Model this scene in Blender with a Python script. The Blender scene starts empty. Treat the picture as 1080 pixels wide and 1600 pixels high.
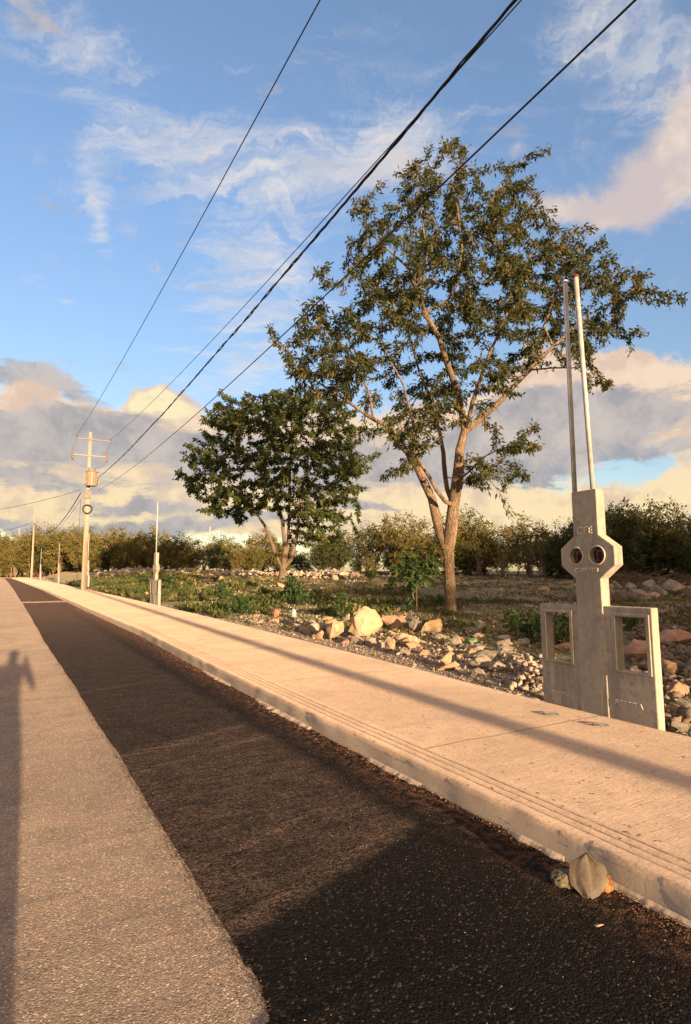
import bpy, bmesh, math, random
import numpy as np
from mathutils import Vector, Matrix, noise as mnoise

sc = bpy.context.scene
COL = sc.collection
R = math.radians

# ------------------------------------------------------------------ camera
F = 920.0; HY = 891.0; CH = 1.5          # focal length in photo pixels, horizon row, eye height
PITCH = math.atan((HY - 800) / F)
cam_d = bpy.data.cameras.new('camera'); cam = bpy.data.objects.new('camera', cam_d); COL.objects.link(cam)
cam_d.sensor_fit = 'VERTICAL'; cam_d.sensor_height = 36; cam_d.lens = 36 * F / 1600
cam_d.clip_start = 0.05; cam_d.clip_end = 6000
cam.location = (0, 0, CH); cam.rotation_euler = (R(90) + PITCH, 0, 0)
sc.camera = cam

SUN_EL = 7.2; SUN_TRAVEL = -28.5         # light travels towards this azimuth (from +Y, clockwise)
EXPOSURE = 1.9
SKY_STRENGTH = 0.15
SUN_STRENGTH = 4.4
sc.view_settings.view_transform = 'Standard'; sc.view_settings.look = 'None'
sc.view_settings.exposure = EXPOSURE; sc.view_settings.gamma = 1; sc.view_settings.use_curve_mapping = False

def ray(x, y):
    u = (x - 540) / F; v = (800 - y) / F; c, s = math.cos(PITCH), math.sin(PITCH)
    return Vector((u, c - v * s, s + v * c))

# ------------------------------------------------------------------ node helper
class NT:
    def __init__(self, tree): self.t = tree; self.t.nodes.clear()
    def n(self, typ, **kw):
        nd = self.t.nodes.new(typ)
        for k, v in kw.items(): setattr(nd, k, v)
        return nd
    def link(self, a, b): self.t.links.new(a, b)
    def setin(self, sock, v):
        if isinstance(v, bpy.types.NodeSocket): self.link(v, sock)
        elif v is not None: sock.default_value = v
    def math(self, op, a, b=None, c=None, clamp=False):
        nd = self.n('ShaderNodeMath', operation=op, use_clamp=clamp)
        for i, v in enumerate((a, b, c)):
            if v is not None: self.setin(nd.inputs[i], v)
        return nd.outputs[0]
    def vmath(self, op, a, b=None, scale=None):
        nd = self.n('ShaderNodeVectorMath', operation=op)
        self.setin(nd.inputs[0], a)
        if b is not None: self.setin(nd.inputs[1], b)
        if scale is not None: self.setin(nd.inputs['Scale'], scale)
        return nd.outputs['Value'] if op in ('DOT_PRODUCT', 'LENGTH') else nd.outputs[0]
    def noise(self, vec, scale, detail=4, rough=0.55, dist=0.0, out='Fac'):
        nd = self.n('ShaderNodeTexNoise')
        self.setin(nd.inputs['Vector'], vec); nd.inputs['Scale'].default_value = scale
        nd.inputs['Detail'].default_value = detail; nd.inputs['Roughness'].default_value = rough
        nd.inputs['Distortion'].default_value = dist
        return nd.outputs[0] if out == 'Fac' else nd.outputs[1]
    def ramp(self, fac, lo, hi, a=0.0, b=1.0, smooth=True):
        nd = self.n('ShaderNodeMapRange'); nd.interpolation_type = 'SMOOTHSTEP' if smooth else 'LINEAR'
        self.setin(nd.inputs['Value'], fac)
        for k, v in (('From Min', lo), ('From Max', hi), ('To Min', a), ('To Max', b)): self.setin(nd.inputs[k], v)
        return nd.outputs[0]
    def mix(self, fac, a, b, mode='MIX'):
        nd = self.n('ShaderNodeMix', data_type='RGBA', blend_type=mode)
        self.setin(nd.inputs[0], fac); self.setin(nd.inputs[6], a); self.setin(nd.inputs[7], b)
        return nd.outputs[2]
    def scalevec(self, vec, s):
        nd = self.n('ShaderNodeMapping'); self.setin(nd.inputs['Vector'], vec); nd.inputs['Scale'].default_value = s
        return nd.outputs[0]

def c4(r, g, b): return (r, g, b, 1.0)
def lin(r, g, b):
    f = lambda v: (v / 255) / 12.92 if v / 255 <= 0.04045 else ((v / 255 + 0.055) / 1.055) ** 2.4
    return np.array([f(r), f(g), f(b)])

# ------------------------------------------------------------------ sky
world = bpy.data.worlds.new('World'); sc.world = world; world.use_nodes = True
W = NT(world.node_tree)
tc = W.n('ShaderNodeTexCoord'); D = tc.outputs['Generated']
sky = W.n('ShaderNodeTexSky', sky_type='NISHITA'); sky.sun_disc = False
sky.sun_elevation = R(SUN_EL); sky.sun_rotation = R(180 + SUN_TRAVEL)
sky.air_density = 1.0; sky.dust_density = 0.6; sky.ozone_density = 1.6
KC = 1.0 / (2 ** EXPOSURE * SKY_STRENGTH)
def ccol(r, g, b, k=1.0):
    v = lin(r, g, b) * KC * k
    return c4(*v)
sepd = W.n('ShaderNodeSeparateXYZ'); W.link(D, sepd.inputs[0])
tint = W.mix(W.ramp(sepd.outputs[2], .15, .62), c4(.47, .46, .50), c4(.50, .535, .63))
skycol = W.mix(.09, W.mix(1.0, sky.outputs[0], tint, 'MULTIPLY'), ccol(196, 204, 214))

nz = W.vmath('SUBTRACT', W.noise(D, 5.0, 5, 0.6, out='Color'), (0.5, 0.5, 0.5))
Dd = W.vmath('ADD', D, W.vmath('SCALE', nz, scale=0.13))
nz2 = W.vmath('SUBTRACT', W.noise(D, 2.2, 4, 0.6, out='Color'), (0.5, 0.5, 0.5))
Dw = W.vmath('ADD', D, W.vmath('SCALE', nz2, scale=0.22))
def blobs(lst, dvec):
    acc = None
    for (x, y, rx, ry, rot, w) in lst:
        d = ray(x, y).normalized(); e1 = Vector((0, 0, 1)).cross(d); e1 = -e1.normalized(); e2 = e1.cross(d); e2.normalize()
        if e2.z < 0: e2 = -e2
        sc_ = d.y * 920 / 1.0
        f1 = (e1 * math.cos(R(rot)) + e2 * math.sin(R(rot))) * (920 / rx / max(d.y, .5))
        f2 = (-e1 * math.sin(R(rot)) + e2 * math.cos(R(rot))) * (920 / ry / max(d.y, .5))
        dd = W.vmath('SUBTRACT', dvec, tuple(d))
        a = W.vmath('DOT_PRODUCT', dd, tuple(f1)); b = W.vmath('DOT_PRODUCT', dd, tuple(f2))
        q = W.math('ADD', W.math('MULTIPLY', a, a), W.math('MULTIPLY', b, b))
        g = W.math('MULTIPLY', W.math('EXPONENT', W.math('MULTIPLY', q, -1.0)), w)
        acc = g if acc is None else W.math('ADD', acc, g)
    return acc
sep = W.n('ShaderNodeSeparateXYZ'); W.link(D, sep.inputs[0])
zz = W.math('MAXIMUM', sep.outputs[2], 0.0)
zp = W.math('ADD', zz, 0.12)
cp = W.n('ShaderNodeCombineXYZ')
W.link(W.math('DIVIDE', sep.outputs[0], zp), cp.inputs[0]); W.link(W.math('DIVIDE', sep.outputs[1], zp), cp.inputs[1])
plane = cp.outputs[0]
# high wisps
rotm = W.n('ShaderNodeMapping'); W.link(plane, rotm.inputs['Vector'])
rotm.inputs['Rotation'].default_value = (0, 0, R(38)); rotm.inputs['Scale'].default_value = (1.0, 3.2, 1.0)
streak = W.noise(rotm.outputs[0], 1.5, 9, 0.62, 0.9)
billow = W.noise(plane, 4.5, 8, 0.6, 0.2)
m1 = blobs([(230, 150, 170, 60, -35, .5), (400, 215, 190, 80, -20, .75), (430, 300, 130, 50, -15, .5), (175, 300, 28, 110, 18, .75),
            (420, 470, 90, 90, 30, .8), (590, 250, 100, 50, 10, .85), (640, 190, 50, 40, 0, .5), (960, 40, 120, 60, 20, .7),
            (90, 465, 90, 12, -14, .35), (560, 160, 260, 120, 0, .25), (1010, 160, 90, 60, 0, .5), (390, 600, 120, 50, 0, .35),
            (60, 60, 200, 100, 0, .18)], Dw)
# the wisps run on over the rest of the sky
m1 = W.math('ADD', m1, 0.12)
rot2 = W.n('ShaderNodeMapping'); W.link(W.vmath('ADD', plane, W.vmath('SCALE', nz, scale=.5)), rot2.inputs['Vector'])
rot2.inputs['Rotation'].default_value = (0, 0, R(30)); rot2.inputs['Scale'].default_value = (1.0, 4.5, 1.0)
fibre = W.noise(rot2.outputs[0], 3.4, 12, 0.68, 0.5)
tex = W.math('ADD', W.math('MULTIPLY', streak, .5), W.math('MULTIPLY', fibre, .5))
cirr = W.math('MULTIPLY', W.ramp(W.math('ADD', W.math('MULTIPLY', m1, 0.42), W.math('MULTIPLY', W.math('SUBTRACT', tex, .5), 2.3)), 0.06, 0.66), 0.82)
cirr = W.math('MULTIPLY', cirr, W.ramp(m1, .04, .45))
cir_hi = W.mix(W.ramp(billow, 0.35, 0.7), ccol(214, 214, 220), ccol(252, 240, 230))
col = W.mix(cirr, skycol, cir_hi)
# pink cumulus at the right
m2 = blobs([(1060, 260, 95, 95, 20, 1.0), (960, 310, 90, 30, 0, .85), (880, 315, 40, 25, 0, .5), (1075, 180, 40, 60, 0, .6),
            (590, 262, 60, 28, 15, .6), (800, 240, 26, 16, 0, .45), (1100, 500, 10, 10, 0, 0)], Dd)
fb2 = W.noise(D, 9.0, 10, 0.66, 0.2)
c2 = W.ramp(W.math('ADD', m2, W.math('MULTIPLY', W.math('SUBTRACT', fb2, 0.5), 2.0)), 0.15, 0.95)
c2col = W.mix(W.ramp(W.noise(D, 7.0, 5, 0.6), 0.4, 0.62), ccol(214, 198, 194), ccol(255, 232, 210))
col = W.mix(W.math('MULTIPLY', c2, 0.92), col, c2col)
# low banks: cream light layer, then grey-violet layer over it
lowv = W.scalevec(Dd, (1.0, 1.0, 3.4))
fb3 = W.noise(lowv, 4.2, 8, 0.58, 0.25)
fb4 = W.noise(W.scalevec(D, (1.0, 1.0, 3.8)), 6.5, 10, 0.64, 0.35)
m3 = blobs([(262, 640, 46, 16, -10, 1.3), (208, 642, 14, 16, 0, 1.1), (150, 662, 60, 16, 0, .7), (60, 700, 260, 70, 0, 1.0), (300, 760, 330, 80, 0, 1.1), (620, 790, 300, 45, 0, 1.2),
            (960, 800, 200, 30, 0, .9), (1060, 745, 40, 20, 10, .8), (840, 650, 120, 60, 10, 1.0), (1010, 610, 110, 50, 12, 1.0),
            (900, 590, 60, 30, 0, .7), (560, 690, 200, 70, 0, 1.0), (-200, 720, 200, 90, 0, 1.2), (1350, 640, 260, 90, 0, 1.2), (0, 600, 60, 18, 0, .3), (90, 648, 120, 14, 0, .5)], Dd)
fbl = W.noise(D, 12.0, 10, 0.66, 0.15)
c3 = W.ramp(W.math('ADD', m3, W.math('MULTIPLY', W.math('SUBTRACT', fbl, 0.5), 1.9)), 0.30, 0.60)
warm = W.ramp(sep.outputs[2], 0.02, 0.30)
c3col = W.mix(warm, ccol(255, 232, 180), ccol(248, 220, 196))
c3col = W.mix(W.math('MULTIPLY', W.ramp(fbl, 0.44, 0.60), 0.7), c3col, ccol(218, 190, 172))
c3col = W.mix(W.ramp(blobs([(262, 636, 60, 20, -8, 1.3), (212, 638, 20, 16, 0, 1.0)], Dd), .45, 1.0), c3col, ccol(255, 240, 196))
col = W.mix(c3, col, c3col)
m4 = blobs([(40, 596, 100, 16, -8, .9), (90, 670, 170, 34, 4, 1.0), (230, 690, 150, 26, 0, .75), (20, 735, 60, 14, 0, .6), (400, 730, 200, 34, 0, .9),
            (110, 752, 70, 10, 0, .5), (230, 790, 130, 12, 0, .7), (60, 815, 110, 14, 0, .85), (260, 825, 160, 16, 0, .8), (600, 725, 140, 36, 0, 1.1),
            (800, 700, 120, 45, 0, 1.1), (880, 660, 110, 42, 0, 1.1), (1000, 640, 90, 30, 8, 1.0), (1060, 690, 60, 10, 0, .55),
            (420, 810, 110, 12, 0, .7), (600, 800, 70, 6, 0, .5), (-180, 690, 160, 50, 0, 1.0), (1330, 650, 220, 50, 0, 1.0), (820, 740, 70, 16, 0, .8)], Dd)
c4_ = W.ramp(W.math('ADD', m4, W.math('MULTIPLY', W.math('SUBTRACT', fb4, 0.5), 2.3)), 0.22, 0.66)
greyc = W.mix(W.ramp(fbl, 0.34, 0.64), ccol(160, 161, 168), ccol(206, 197, 192))
col = W.mix(W.math('MULTIPLY', c4_, 0.93), col, greyc)
# sunset side, unseen behind the viewer: warm clouds added to lift the ambient light
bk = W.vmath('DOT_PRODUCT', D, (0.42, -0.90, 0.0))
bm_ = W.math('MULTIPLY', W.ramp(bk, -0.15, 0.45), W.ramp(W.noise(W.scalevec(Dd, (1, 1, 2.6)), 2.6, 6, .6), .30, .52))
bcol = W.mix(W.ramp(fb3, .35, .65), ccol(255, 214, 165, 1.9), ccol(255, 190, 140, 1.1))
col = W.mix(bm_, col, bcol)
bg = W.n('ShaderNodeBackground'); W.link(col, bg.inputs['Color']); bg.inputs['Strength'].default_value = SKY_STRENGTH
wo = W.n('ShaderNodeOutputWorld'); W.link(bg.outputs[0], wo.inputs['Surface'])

# ------------------------------------------------------------------ sun
sl = bpy.data.lights.new('sun', 'SUN'); sl.energy = SUN_STRENGTH; sl.angle = R(0.53); sl.color = (1.0, 0.67, 0.37)
so = bpy.data.objects.new('sun', sl); COL.objects.link(so)
e = R(SUN_EL); a_ = R(SUN_TRAVEL)
TRAV = Vector((math.sin(a_) * math.cos(e), math.cos(a_) * math.cos(e), -math.sin(e)))
so.rotation_euler = (-TRAV).to_track_quat('Z', 'Y').to_euler(); so.location = (20, -40, 30)

# ------------------------------------------------------------------ frames and terrain
A2 = np.array([-0.5, 0.8660254]); N2 = np.array([0.8660254, 0.5])     # along the road, towards the field
def sn(s, n, z=0.0): q = s * A2 + n * N2; return Vector((q[0], q[1], z))
KS = [-60, 5, 10, 14, 24, 50, 84, 110, 200, 1600]
def kerb_n(s): return np.interp(s, KS, [2.58, 2.60, 2.68, 2.78, 2.68, 2.60, 2.05, 1.6, -.6, -40])
def back_n(s): return np.interp(s, KS, [4.87, 4.90, 5.12, 5.22, 5.26, 5.20, 4.70, 4.1, 2.0, -37])
def seam_n(s): return np.interp(s, KS, [.88, .88, .86, .82, .82, .74, .56, .3, -1.5, -42])
def fbm(x, y, sc_, oct_=4, seed=0.0):
    return mnoise.fractal(Vector((x * sc_ + seed, y * sc_ - seed, seed * .37)), 1.0, 2.0, oct_, noise_basis='PERLIN_ORIGINAL')
def sstep(a, b, x): t = min(1, max(0, (x - a) / (b - a))); return t * t * (3 - 2 * t)
def terrain(X, Y):
    s = X * A2[0] + Y * A2[1]; n = X * N2[0] + Y * N2[1]; pb = float(back_n(s))
    if n < pb - .25: return -.06
    if s > 128 + fbm(X, Y, .1) * 4: return max(.03 + .03 * fbm(X, Y, .3), -.02)
    k = sstep(pb - .25, pb - .12, n)
    g = sstep(5.2, 14.0, n)
    rise = .05 * sstep(9, 18, Y) * g + (.0195 * max(0, Y - 16)) * g
    z = .085 + .03 * sstep(pb, pb + 1.0, n) + min(rise, 1.05)
    b = fbm(X, Y, .55, 4, 3.1) * .09 * g + fbm(X, Y, 1.9, 3, 7.7) * .035 * sstep(pb + .1, pb + 1.2, n)
    b += max(0, fbm(X, Y, .16, 3, 11.0)) * .35 * g * sstep(10, 22, Y)
    return -.06 + k * (z + b + .06)
def hit(px, py, y0=3.0):
    d = ray(px, py); Y = y0; prev = None
    while Y < 160:
        t = Y / d.y; p = d * t
        if p.z + CH <= terrain(p.x, p.y): return Vector((p.x, p.y, terrain(p.x, p.y)))
        Y += max(.03, Y * .004)
    return Vector((d.x * 100, d.y * 100, 0))
def at(px, py, Y):
    d = ray(px, py); t = Y / d.y; return Vector((d.x * t, Y, CH + d.z * t))

# ------------------------------------------------------------------ mesh helpers
def mesh_np(name, V, faces, mats, tone=None, smooth=False, fmat=None):
    """V (n,3); faces: list of (m,k) index arrays"""
    me = bpy.data.meshes.new(name)
    V = np.asarray(V, dtype=np.float32); me.vertices.add(len(V)); me.vertices.foreach_set('co', V.ravel())
    loops = np.concatenate([f.ravel() for f in faces]).astype(np.int32)
    tot = np.concatenate([np.full(len(f), f.shape[1], dtype=np.int32) for f in faces])
    start = np.concatenate([[0], np.cumsum(tot)[:-1]]).astype(np.int32)
    me.loops.add(len(loops)); me.loops.foreach_set('vertex_index', loops)
    me.polygons.add(len(tot)); me.polygons.foreach_set('loop_start', start); me.polygons.foreach_set('loop_total', tot)
    if smooth: me.polygons.foreach_set('use_smooth', np.ones(len(tot), dtype=bool))
    for m in (mats if isinstance(mats, (list, tuple)) else [mats]): me.materials.append(m)
    if fmat is not None: me.polygons.foreach_set('material_index', np.asarray(fmat, dtype=np.int32))
    me.update(calc_edges=True)
    if tone is not None:
        at_ = me.attributes.new('tone', 'FLOAT', 'POINT'); at_.data.foreach_set('value', np.asarray(tone, dtype=np.float32))
    return me
def link(name, me, parent=None):
    o = bpy.data.objects.new(name, me); COL.objects.link(o)
    if parent is not None: o.parent = parent
    return o
def tag(o, label=None, cat=None, group=None, kind=None):
    if label: o['label'] = label
    if cat: o['category'] = cat
    if group: o['group'] = group
    if kind: o['kind'] = kind
    return o
def empty(name, loc, rz=0.0):
    o = bpy.data.objects.new(name, None); COL.objects.link(o); o.location = loc; o.rotation_euler = (0, 0, rz); o.empty_display_size = .2
    return o
def copy_tree(o, parent=None):
    c = o.copy(); COL.objects.link(c)
    if parent is not None: c.parent = parent
    for ch in list(o.children): copy_tree(ch, c)
    return c
def bm_obj(name, bm, mat, parent=None, smooth=False, bevel=0.0, segs=2):
    me = bpy.data.meshes.new(name)
    if bevel > 0:
        es = [ed for ed in bm.edges if len(ed.link_faces) == 2 and ed.calc_face_angle(0) > R(28)]
        bmesh.ops.bevel(bm, geom=es, offset=bevel, segments=segs, affect='EDGES', profile=.6, clamp_overlap=True)
    bmesh.ops.recalc_face_normals(bm, faces=bm.faces)
    bm.to_mesh(me); bm.free()
    for m in (mat if isinstance(mat, (list, tuple)) else [mat]): me.materials.append(m)
    if smooth:
        for p in me.polygons: p.use_smooth = True
    return link(name, me, parent)
def add_box(bm, x0, x1, y0, y1, z0, z1):
    M = Matrix.Translation(((x0 + x1) / 2, (y0 + y1) / 2, (z0 + z1) / 2)) @ Matrix.Diagonal((x1 - x0, y1 - y0, z1 - z0, 1))
    bmesh.ops.create_cube(bm, size=1, matrix=M)
class Tubes:
    def __init__(self): self.V = []; self.Q = []; self.T = []; self.n = 0; self.tone = []
    def add(self, pts, rad, sides=6, cap=True, jitter=0.0, tone=0.5):
        pts = [Vector(p) for p in pts]
        if len(pts) < 2: return
        up = None; rings = []
        for i, p in enumerate(pts):
            t = (pts[min(i + 1, len(pts) - 1)] - pts[max(i - 1, 0)])
            if t.length < 1e-7: t = Vector((0, 0, 1))
            t.normalize()
            if up is None: up = t.orthogonal().normalized()
            up = (up - t * up.dot(t))
            up = up.normalized() if up.length > 1e-5 else t.orthogonal().normalized()
            b = t.cross(up); r = rad[i] if hasattr(rad, '__len__') else rad
            ring = []
            for k in range(sides):
                a = 2 * math.pi * k / sides; rr = r * (1 + (random.uniform(-jitter, jitter) if jitter else 0))
                self.V.append(p + (up * math.cos(a) + b * math.sin(a)) * rr); ring.append(self.n); self.n += 1; self.tone.append(tone)
            rings.append(ring)
        for r0, r1 in zip(rings[:-1], rings[1:]):
            for k in range(sides): self.Q.append((r0[k], r0[(k + 1) % sides], r1[(k + 1) % sides], r1[k]))
        if cap:
            for ring, p, fl in ((rings[0], pts[0], True), (rings[-1], pts[-1], False)):
                self.V.append(p); c = self.n; self.n += 1; self.tone.append(tone)
                for k in range(sides):
                    t3 = (ring[k], ring[(k + 1) % sides], c); self.T.append(t3[::-1] if fl else t3)
    def mesh(self, name, mat, smooth=True):
        f = [np.array(self.Q, dtype=np.int32)]
        if self.T: f.append(np.array(self.T, dtype=np.int32))
        return mesh_np(name, np.array([tuple(v) for v in self.V]), f, mat, tone=self.tone, smooth=smooth)

# ------------------------------------------------------------------ materials
def new_mat(name):
    m = bpy.data.materials.new(name); m.use_nodes = True; t = NT(m.node_tree)
    b = t.n('ShaderNodeBsdfPrincipled'); o = t.n('ShaderNodeOutputMaterial'); t.link(b.outputs[0], o.inputs['Surface'])
    b.inputs['Roughness'].default_value = .85
    if 'Diffuse Roughness' in b.inputs: b.inputs['Diffuse Roughness'].default_value = .5
    try: b.inputs['Specular IOR Level'].default_value = .3
    except KeyError: pass
    return m, t, b
def bump(t, b, h, strength=.5, dist=.01, normal=None):
    nd = t.n('ShaderNodeBump'); nd.inputs['Strength'].default_value = strength; nd.inputs['Distance'].default_value = dist
    t.link(h, nd.inputs['Height'])
    if normal is not None: t.link(normal, nd.inputs['Normal'])
    t.link(nd.outputs[0], b.inputs['Normal']); return nd.outputs[0]
def oc(t): return t.n('ShaderNodeTexCoord').outputs['Object']
def lines(t, coord, pos, width):
    """soft line of given half-width where coord == pos"""
    d = t.math('ABSOLUTE', t.math('SUBTRACT', coord, pos)); return t.ramp(d, width * .4, width, 1.0, 0.0)

def mat_old_road():
    m, t, b = new_mat('worn_road'); v = oc(t)
    big = t.noise(v, .45, 4, .6); mid = t.noise(v, 3.0, 5, .6); streak = t.noise(t.scalevec(v, (.5, 5.0, 1)), 1.2, 5, .6)
    fine = t.noise(v, 95.0, 3, .75); spk = t.noise(v, 210.0, 2, .7)
    c = t.mix(t.ramp(big, .35, .65), c4(.205, .175, .15), c4(.265, .225, .19))
    c = t.mix(t.math('MULTIPLY', t.ramp(streak, .48, .7), .45), c, c4(.33, .255, .20))
    c = t.mix(t.math('MULTIPLY', t.ramp(mid, .46, .68), .5), c, c4(.145, .125, .11))
    c = t.mix(t.math('MULTIPLY', t.ramp(t.noise(v, .9, 6, .7, 0.6), .50, .64), .45), c, c4(.30, .215, .17))
    c = t.mix(t.math('MULTIPLY', t.ramp(t.noise(t.scalevec(v, (.35, 3.5, 1)), 2.2, 6, .7), .54, .66), .45), c, c4(.14, .125, .115))
    vo = t.n('ShaderNodeTexVoronoi'); t.link(v, vo.inputs['Vector']); vo.inputs['Scale'].default_value = 135
    cs = t.n('ShaderNodeSeparateXYZ'); t.link(vo.outputs['Color'], cs.inputs[0])
    c = t.mix(1.0, c, t.mix(cs.outputs[0], c4(.62, .62, .63), c4(1.30, 1.28, 1.24)), 'MULTIPLY')
    c = t.mix(t.math('MULTIPLY', t.ramp(fine, .52, .68), .6), c, c4(.12, .095, .08))
    c = t.mix(t.math('MULTIPLY', t.ramp(cs.outputs[1], .93, .97), .6), c, c4(.62, .52, .42))
    t.link(c, b.inputs['Base Color']); b.inputs['Roughness'].default_value = .9
    b.inputs['Specular IOR Level'].default_value = .15
    h = t.math('ADD', t.math('MULTIPLY', vo.outputs['Distance'], -.8), t.math('ADD', t.math('MULTIPLY', fine, .6), t.math('MULTIPLY', t.noise(v, 55, 4, .7), .5)))
    bump(t, b, h, .5, .006); return m
def mat_new_asphalt():
    m, t, b = new_mat('fresh_asphalt'); v = oc(t); sp = t.n('ShaderNodeSeparateXYZ'); t.link(v, sp.inputs[0])
    n_, s_ = sp.outputs[0], sp.outputs[1]
    wob = t.math('MULTIPLY', t.math('SUBTRACT', t.noise(v, 2.5, 5, .65), .5), .9)
    wn = t.math('MULTIPLY', t.math('SUBTRACT', t.noise(v, 1.3, 5, .65), .5), .8)
    big = t.noise(v, .8, 4, .6); fine = t.noise(v, 80, 3, .75); spk = t.noise(v, 170, 2, .75)
    streak = t.noise(t.scalevec(v, (.8, 9.0, 1)), 2.4, 6, .65)
    # dusting that starts some metres ahead and lies in cross bands
    s2 = t.math('ADD', s_, wob); s3 = t.math('SUBTRACT', s_, t.math('MULTIPLY', n_, .37))
    s3 = t.math('ADD', s3, t.math('MULTIPLY', wob, .12))
    dusty = t.math('MULTIPLY', t.math('MULTIPLY', t.ramp(s3, 2.05, 2.15), t.ramp(s3, 4.95, 4.80, .50, 1.0)), t.ramp(t.math('ADD', n_, t.math('MULTIPLY', wn, .35)), 2.25, 2.05))
    far = t.ramp(s_, 9.0, 26.0)
    bands = t.math('ADD', lines(t, s3, 4.80, .07), t.math('ADD', lines(t, s3, 4.35, .05), t.math('ADD', lines(t, s3, 2.2, .04), t.math('ADD', lines(t, s3, 2.75, .04), lines(t, s3, 7.7, .1)))))
    base = t.mix(t.ramp(big, .35, .65), c4(.0045, .0042, .0042), c4(.0085, .0076, .0074))
    dust = t.math('MULTIPLY', dusty, t.ramp(t.math('ADD', t.math('MULTIPLY', streak, .5), t.math('MULTIPLY', t.noise(v, 5, 7, .7), .5)), .36, .62, .25, .95))
    c = t.mix(dust, base, c4(.062, .047, .038))
    c = t.mix(t.math('MULTIPLY', t.math('MULTIPLY', bands, dusty), t.ramp(streak, .4, .62, .0, .38)), c, c4(.12, .088, .068))
    c = t.mix(t.math('MULTIPLY', far, t.ramp(streak, .3, .7, .25, .8)), c, c4(.115, .08, .062))
    c = t.mix(t.math('MULTIPLY', lines(t, t.math('ADD', s_, t.math('MULTIPLY', wob, 2.0)), 31.5, .9), .8), c, c4(.42, .31, .23))
    vo = t.n('ShaderNodeTexVoronoi'); t.link(v, vo.inputs['Vector']); vo.inputs['Scale'].default_value = 92
    cs = t.n('ShaderNodeSeparateXYZ'); t.link(vo.outputs['Color'], cs.inputs[0])
    c = t.mix(1.0, c, t.mix(cs.outputs[0], c4(.25, .25, .25), c4(2.0, 1.9, 1.8)), 'MULTIPLY')
    c = t.mix(t.math('MULTIPLY', t.ramp(cs.outputs[1], .90, .98), .8), c, c4(.055, .045, .038))
    c = t.mix(t.math('MULTIPLY', t.ramp(fine, .5, .38), .6), c, c4(.004, .0035, .0035))
    # brown organic dust by the kerb
    edge = t.math('MULTIPLY', t.ramp(t.math('ADD', n_, t.math('MULTIPLY', wn, .35)), 2.15, 2.6), t.ramp(t.noise(v, 14, 5, .7), .42, .62))
    c = t.mix(t.math('MULTIPLY', edge, .55), c, c4(.16, .085, .055))
    t.link(c, b.inputs['Base Color']); b.inputs['Roughness'].default_value = .9; b.inputs['Specular IOR Level'].default_value = .12
    h = t.math('ADD', t.math('MULTIPLY', vo.outputs['Distance'], -1.1), t.math('ADD', t.math('MULTIPLY', fine, .5), t.noise(v, 38, 4, .7)))
    bump(t, b, h, .7, .008); return m
def mat_pavement():
    m, t, b = new_mat('broomed_concrete'); v = oc(t); sp = t.n('ShaderNodeSeparateXYZ'); t.link(v, sp.inputs[0])
    n_, s_, z_ = sp.outputs
    wob = t.math('MULTIPLY', t.math('SUBTRACT', t.noise(v, 1.4, 3, .6), .5), .10)
    sb = t.math('ADD', s_, wob)
    comb = t.n('ShaderNodeCombineXYZ'); t.link(t.math('MULTIPLY', n_, .05), comb.inputs[0]); t.link(t.math('ADD', sb, t.math('MULTIPLY', t.noise(v, 22, 3, .6), .02)), comb.inputs[1])
    broom = t.noise(comb.outputs[0], 58.0, 4, .8)
    on_top = t.ramp(n_, 2.90, 2.94)
    big = t.noise(v, .7, 4, .6); mid = t.noise(v, 4.5, 6, .65); fine = t.noise(v, 62, 5, .85); grain = t.noise(v, 24, 6, .8)
    c = t.mix(t.ramp(big, .36, .64), c4(.48, .37, .28), c4(.59, .46, .35))
    c = t.mix(t.math('MULTIPLY', t.ramp(mid, .46, .66), .45), c, c4(.37, .29, .225))
    c = t.mix(t.math('MULTIPLY', t.ramp(t.noise(v, 1.3, 6, .7, .5), .50, .66), .6), c, c4(.36, .30, .245))
    c = t.mix(t.math('MULTIPLY', t.math('MULTIPLY', t.ramp(broom, .42, .64), on_top), .32), c, c4(.26, .205, .165))
    c = t.mix(t.math('MULTIPLY', t.ramp(fine, .50, .62), .62), c, c4(.30, .225, .16))
    c = t.mix(t.math('MULTIPLY', t.ramp(fine, .46, .36), .5), c, c4(.72, .59, .46))
    c = t.mix(t.math('MULTIPLY', t.ramp(grain, .50, .66), .45), c, c4(.38, .285, .205))
    # pits and dirt specks
    c = t.mix(t.ramp(t.noise(v, 24, 2, .5), .69, .73), c, c4(.14, .10, .08))
    # kerb face: weaker light painted as darker grey; brown dirt smears near its foot
    face = t.ramp(z_, .125, .105)
    c = t.mix(t.math('MULTIPLY', face, .85), c, c4(.37, .32, .27))
    smear = t.math('MULTIPLY', t.math('MULTIPLY', t.ramp(t.noise(t.scalevec(v, (1, .35, 3)), 5.0, 6, .75), .60, .66), face), t.ramp(s_, 9, 4))
    c = t.mix(t.math('MULTIPLY', smear, .8), c, c4(.13, .075, .05))
    # control joints every few metres
    ds = t.math('ABSOLUTE', t.math('SUBTRACT', t.math('FRACT', t.math('ADD', t.math('DIVIDE', sb, 3.05), .28)), .5))
    joint = t.math('MULTIPLY', t.ramp(ds, .0015, .0045, 1.0, 0.0), t.ramp(n_, 2.8, 2.85))
    c = t.mix(t.math('MULTIPLY', joint, .5), c, c4(.20, .16, .13))
    t.link(c, b.inputs['Base Color']); b.inputs['Roughness'].default_value = .92
    h = t.math('ADD', t.math('MULTIPLY', t.math('MULTIPLY', broom, on_top), .9), t.math('ADD', t.math('MULTIPLY', grain, .75), t.math('MULTIPLY', fine, .4)))
    h = t.math('SUBTRACT', h, t.math('MULTIPLY', joint, 1.5))
    bump(t, b, h, .85, .009); return m
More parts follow.
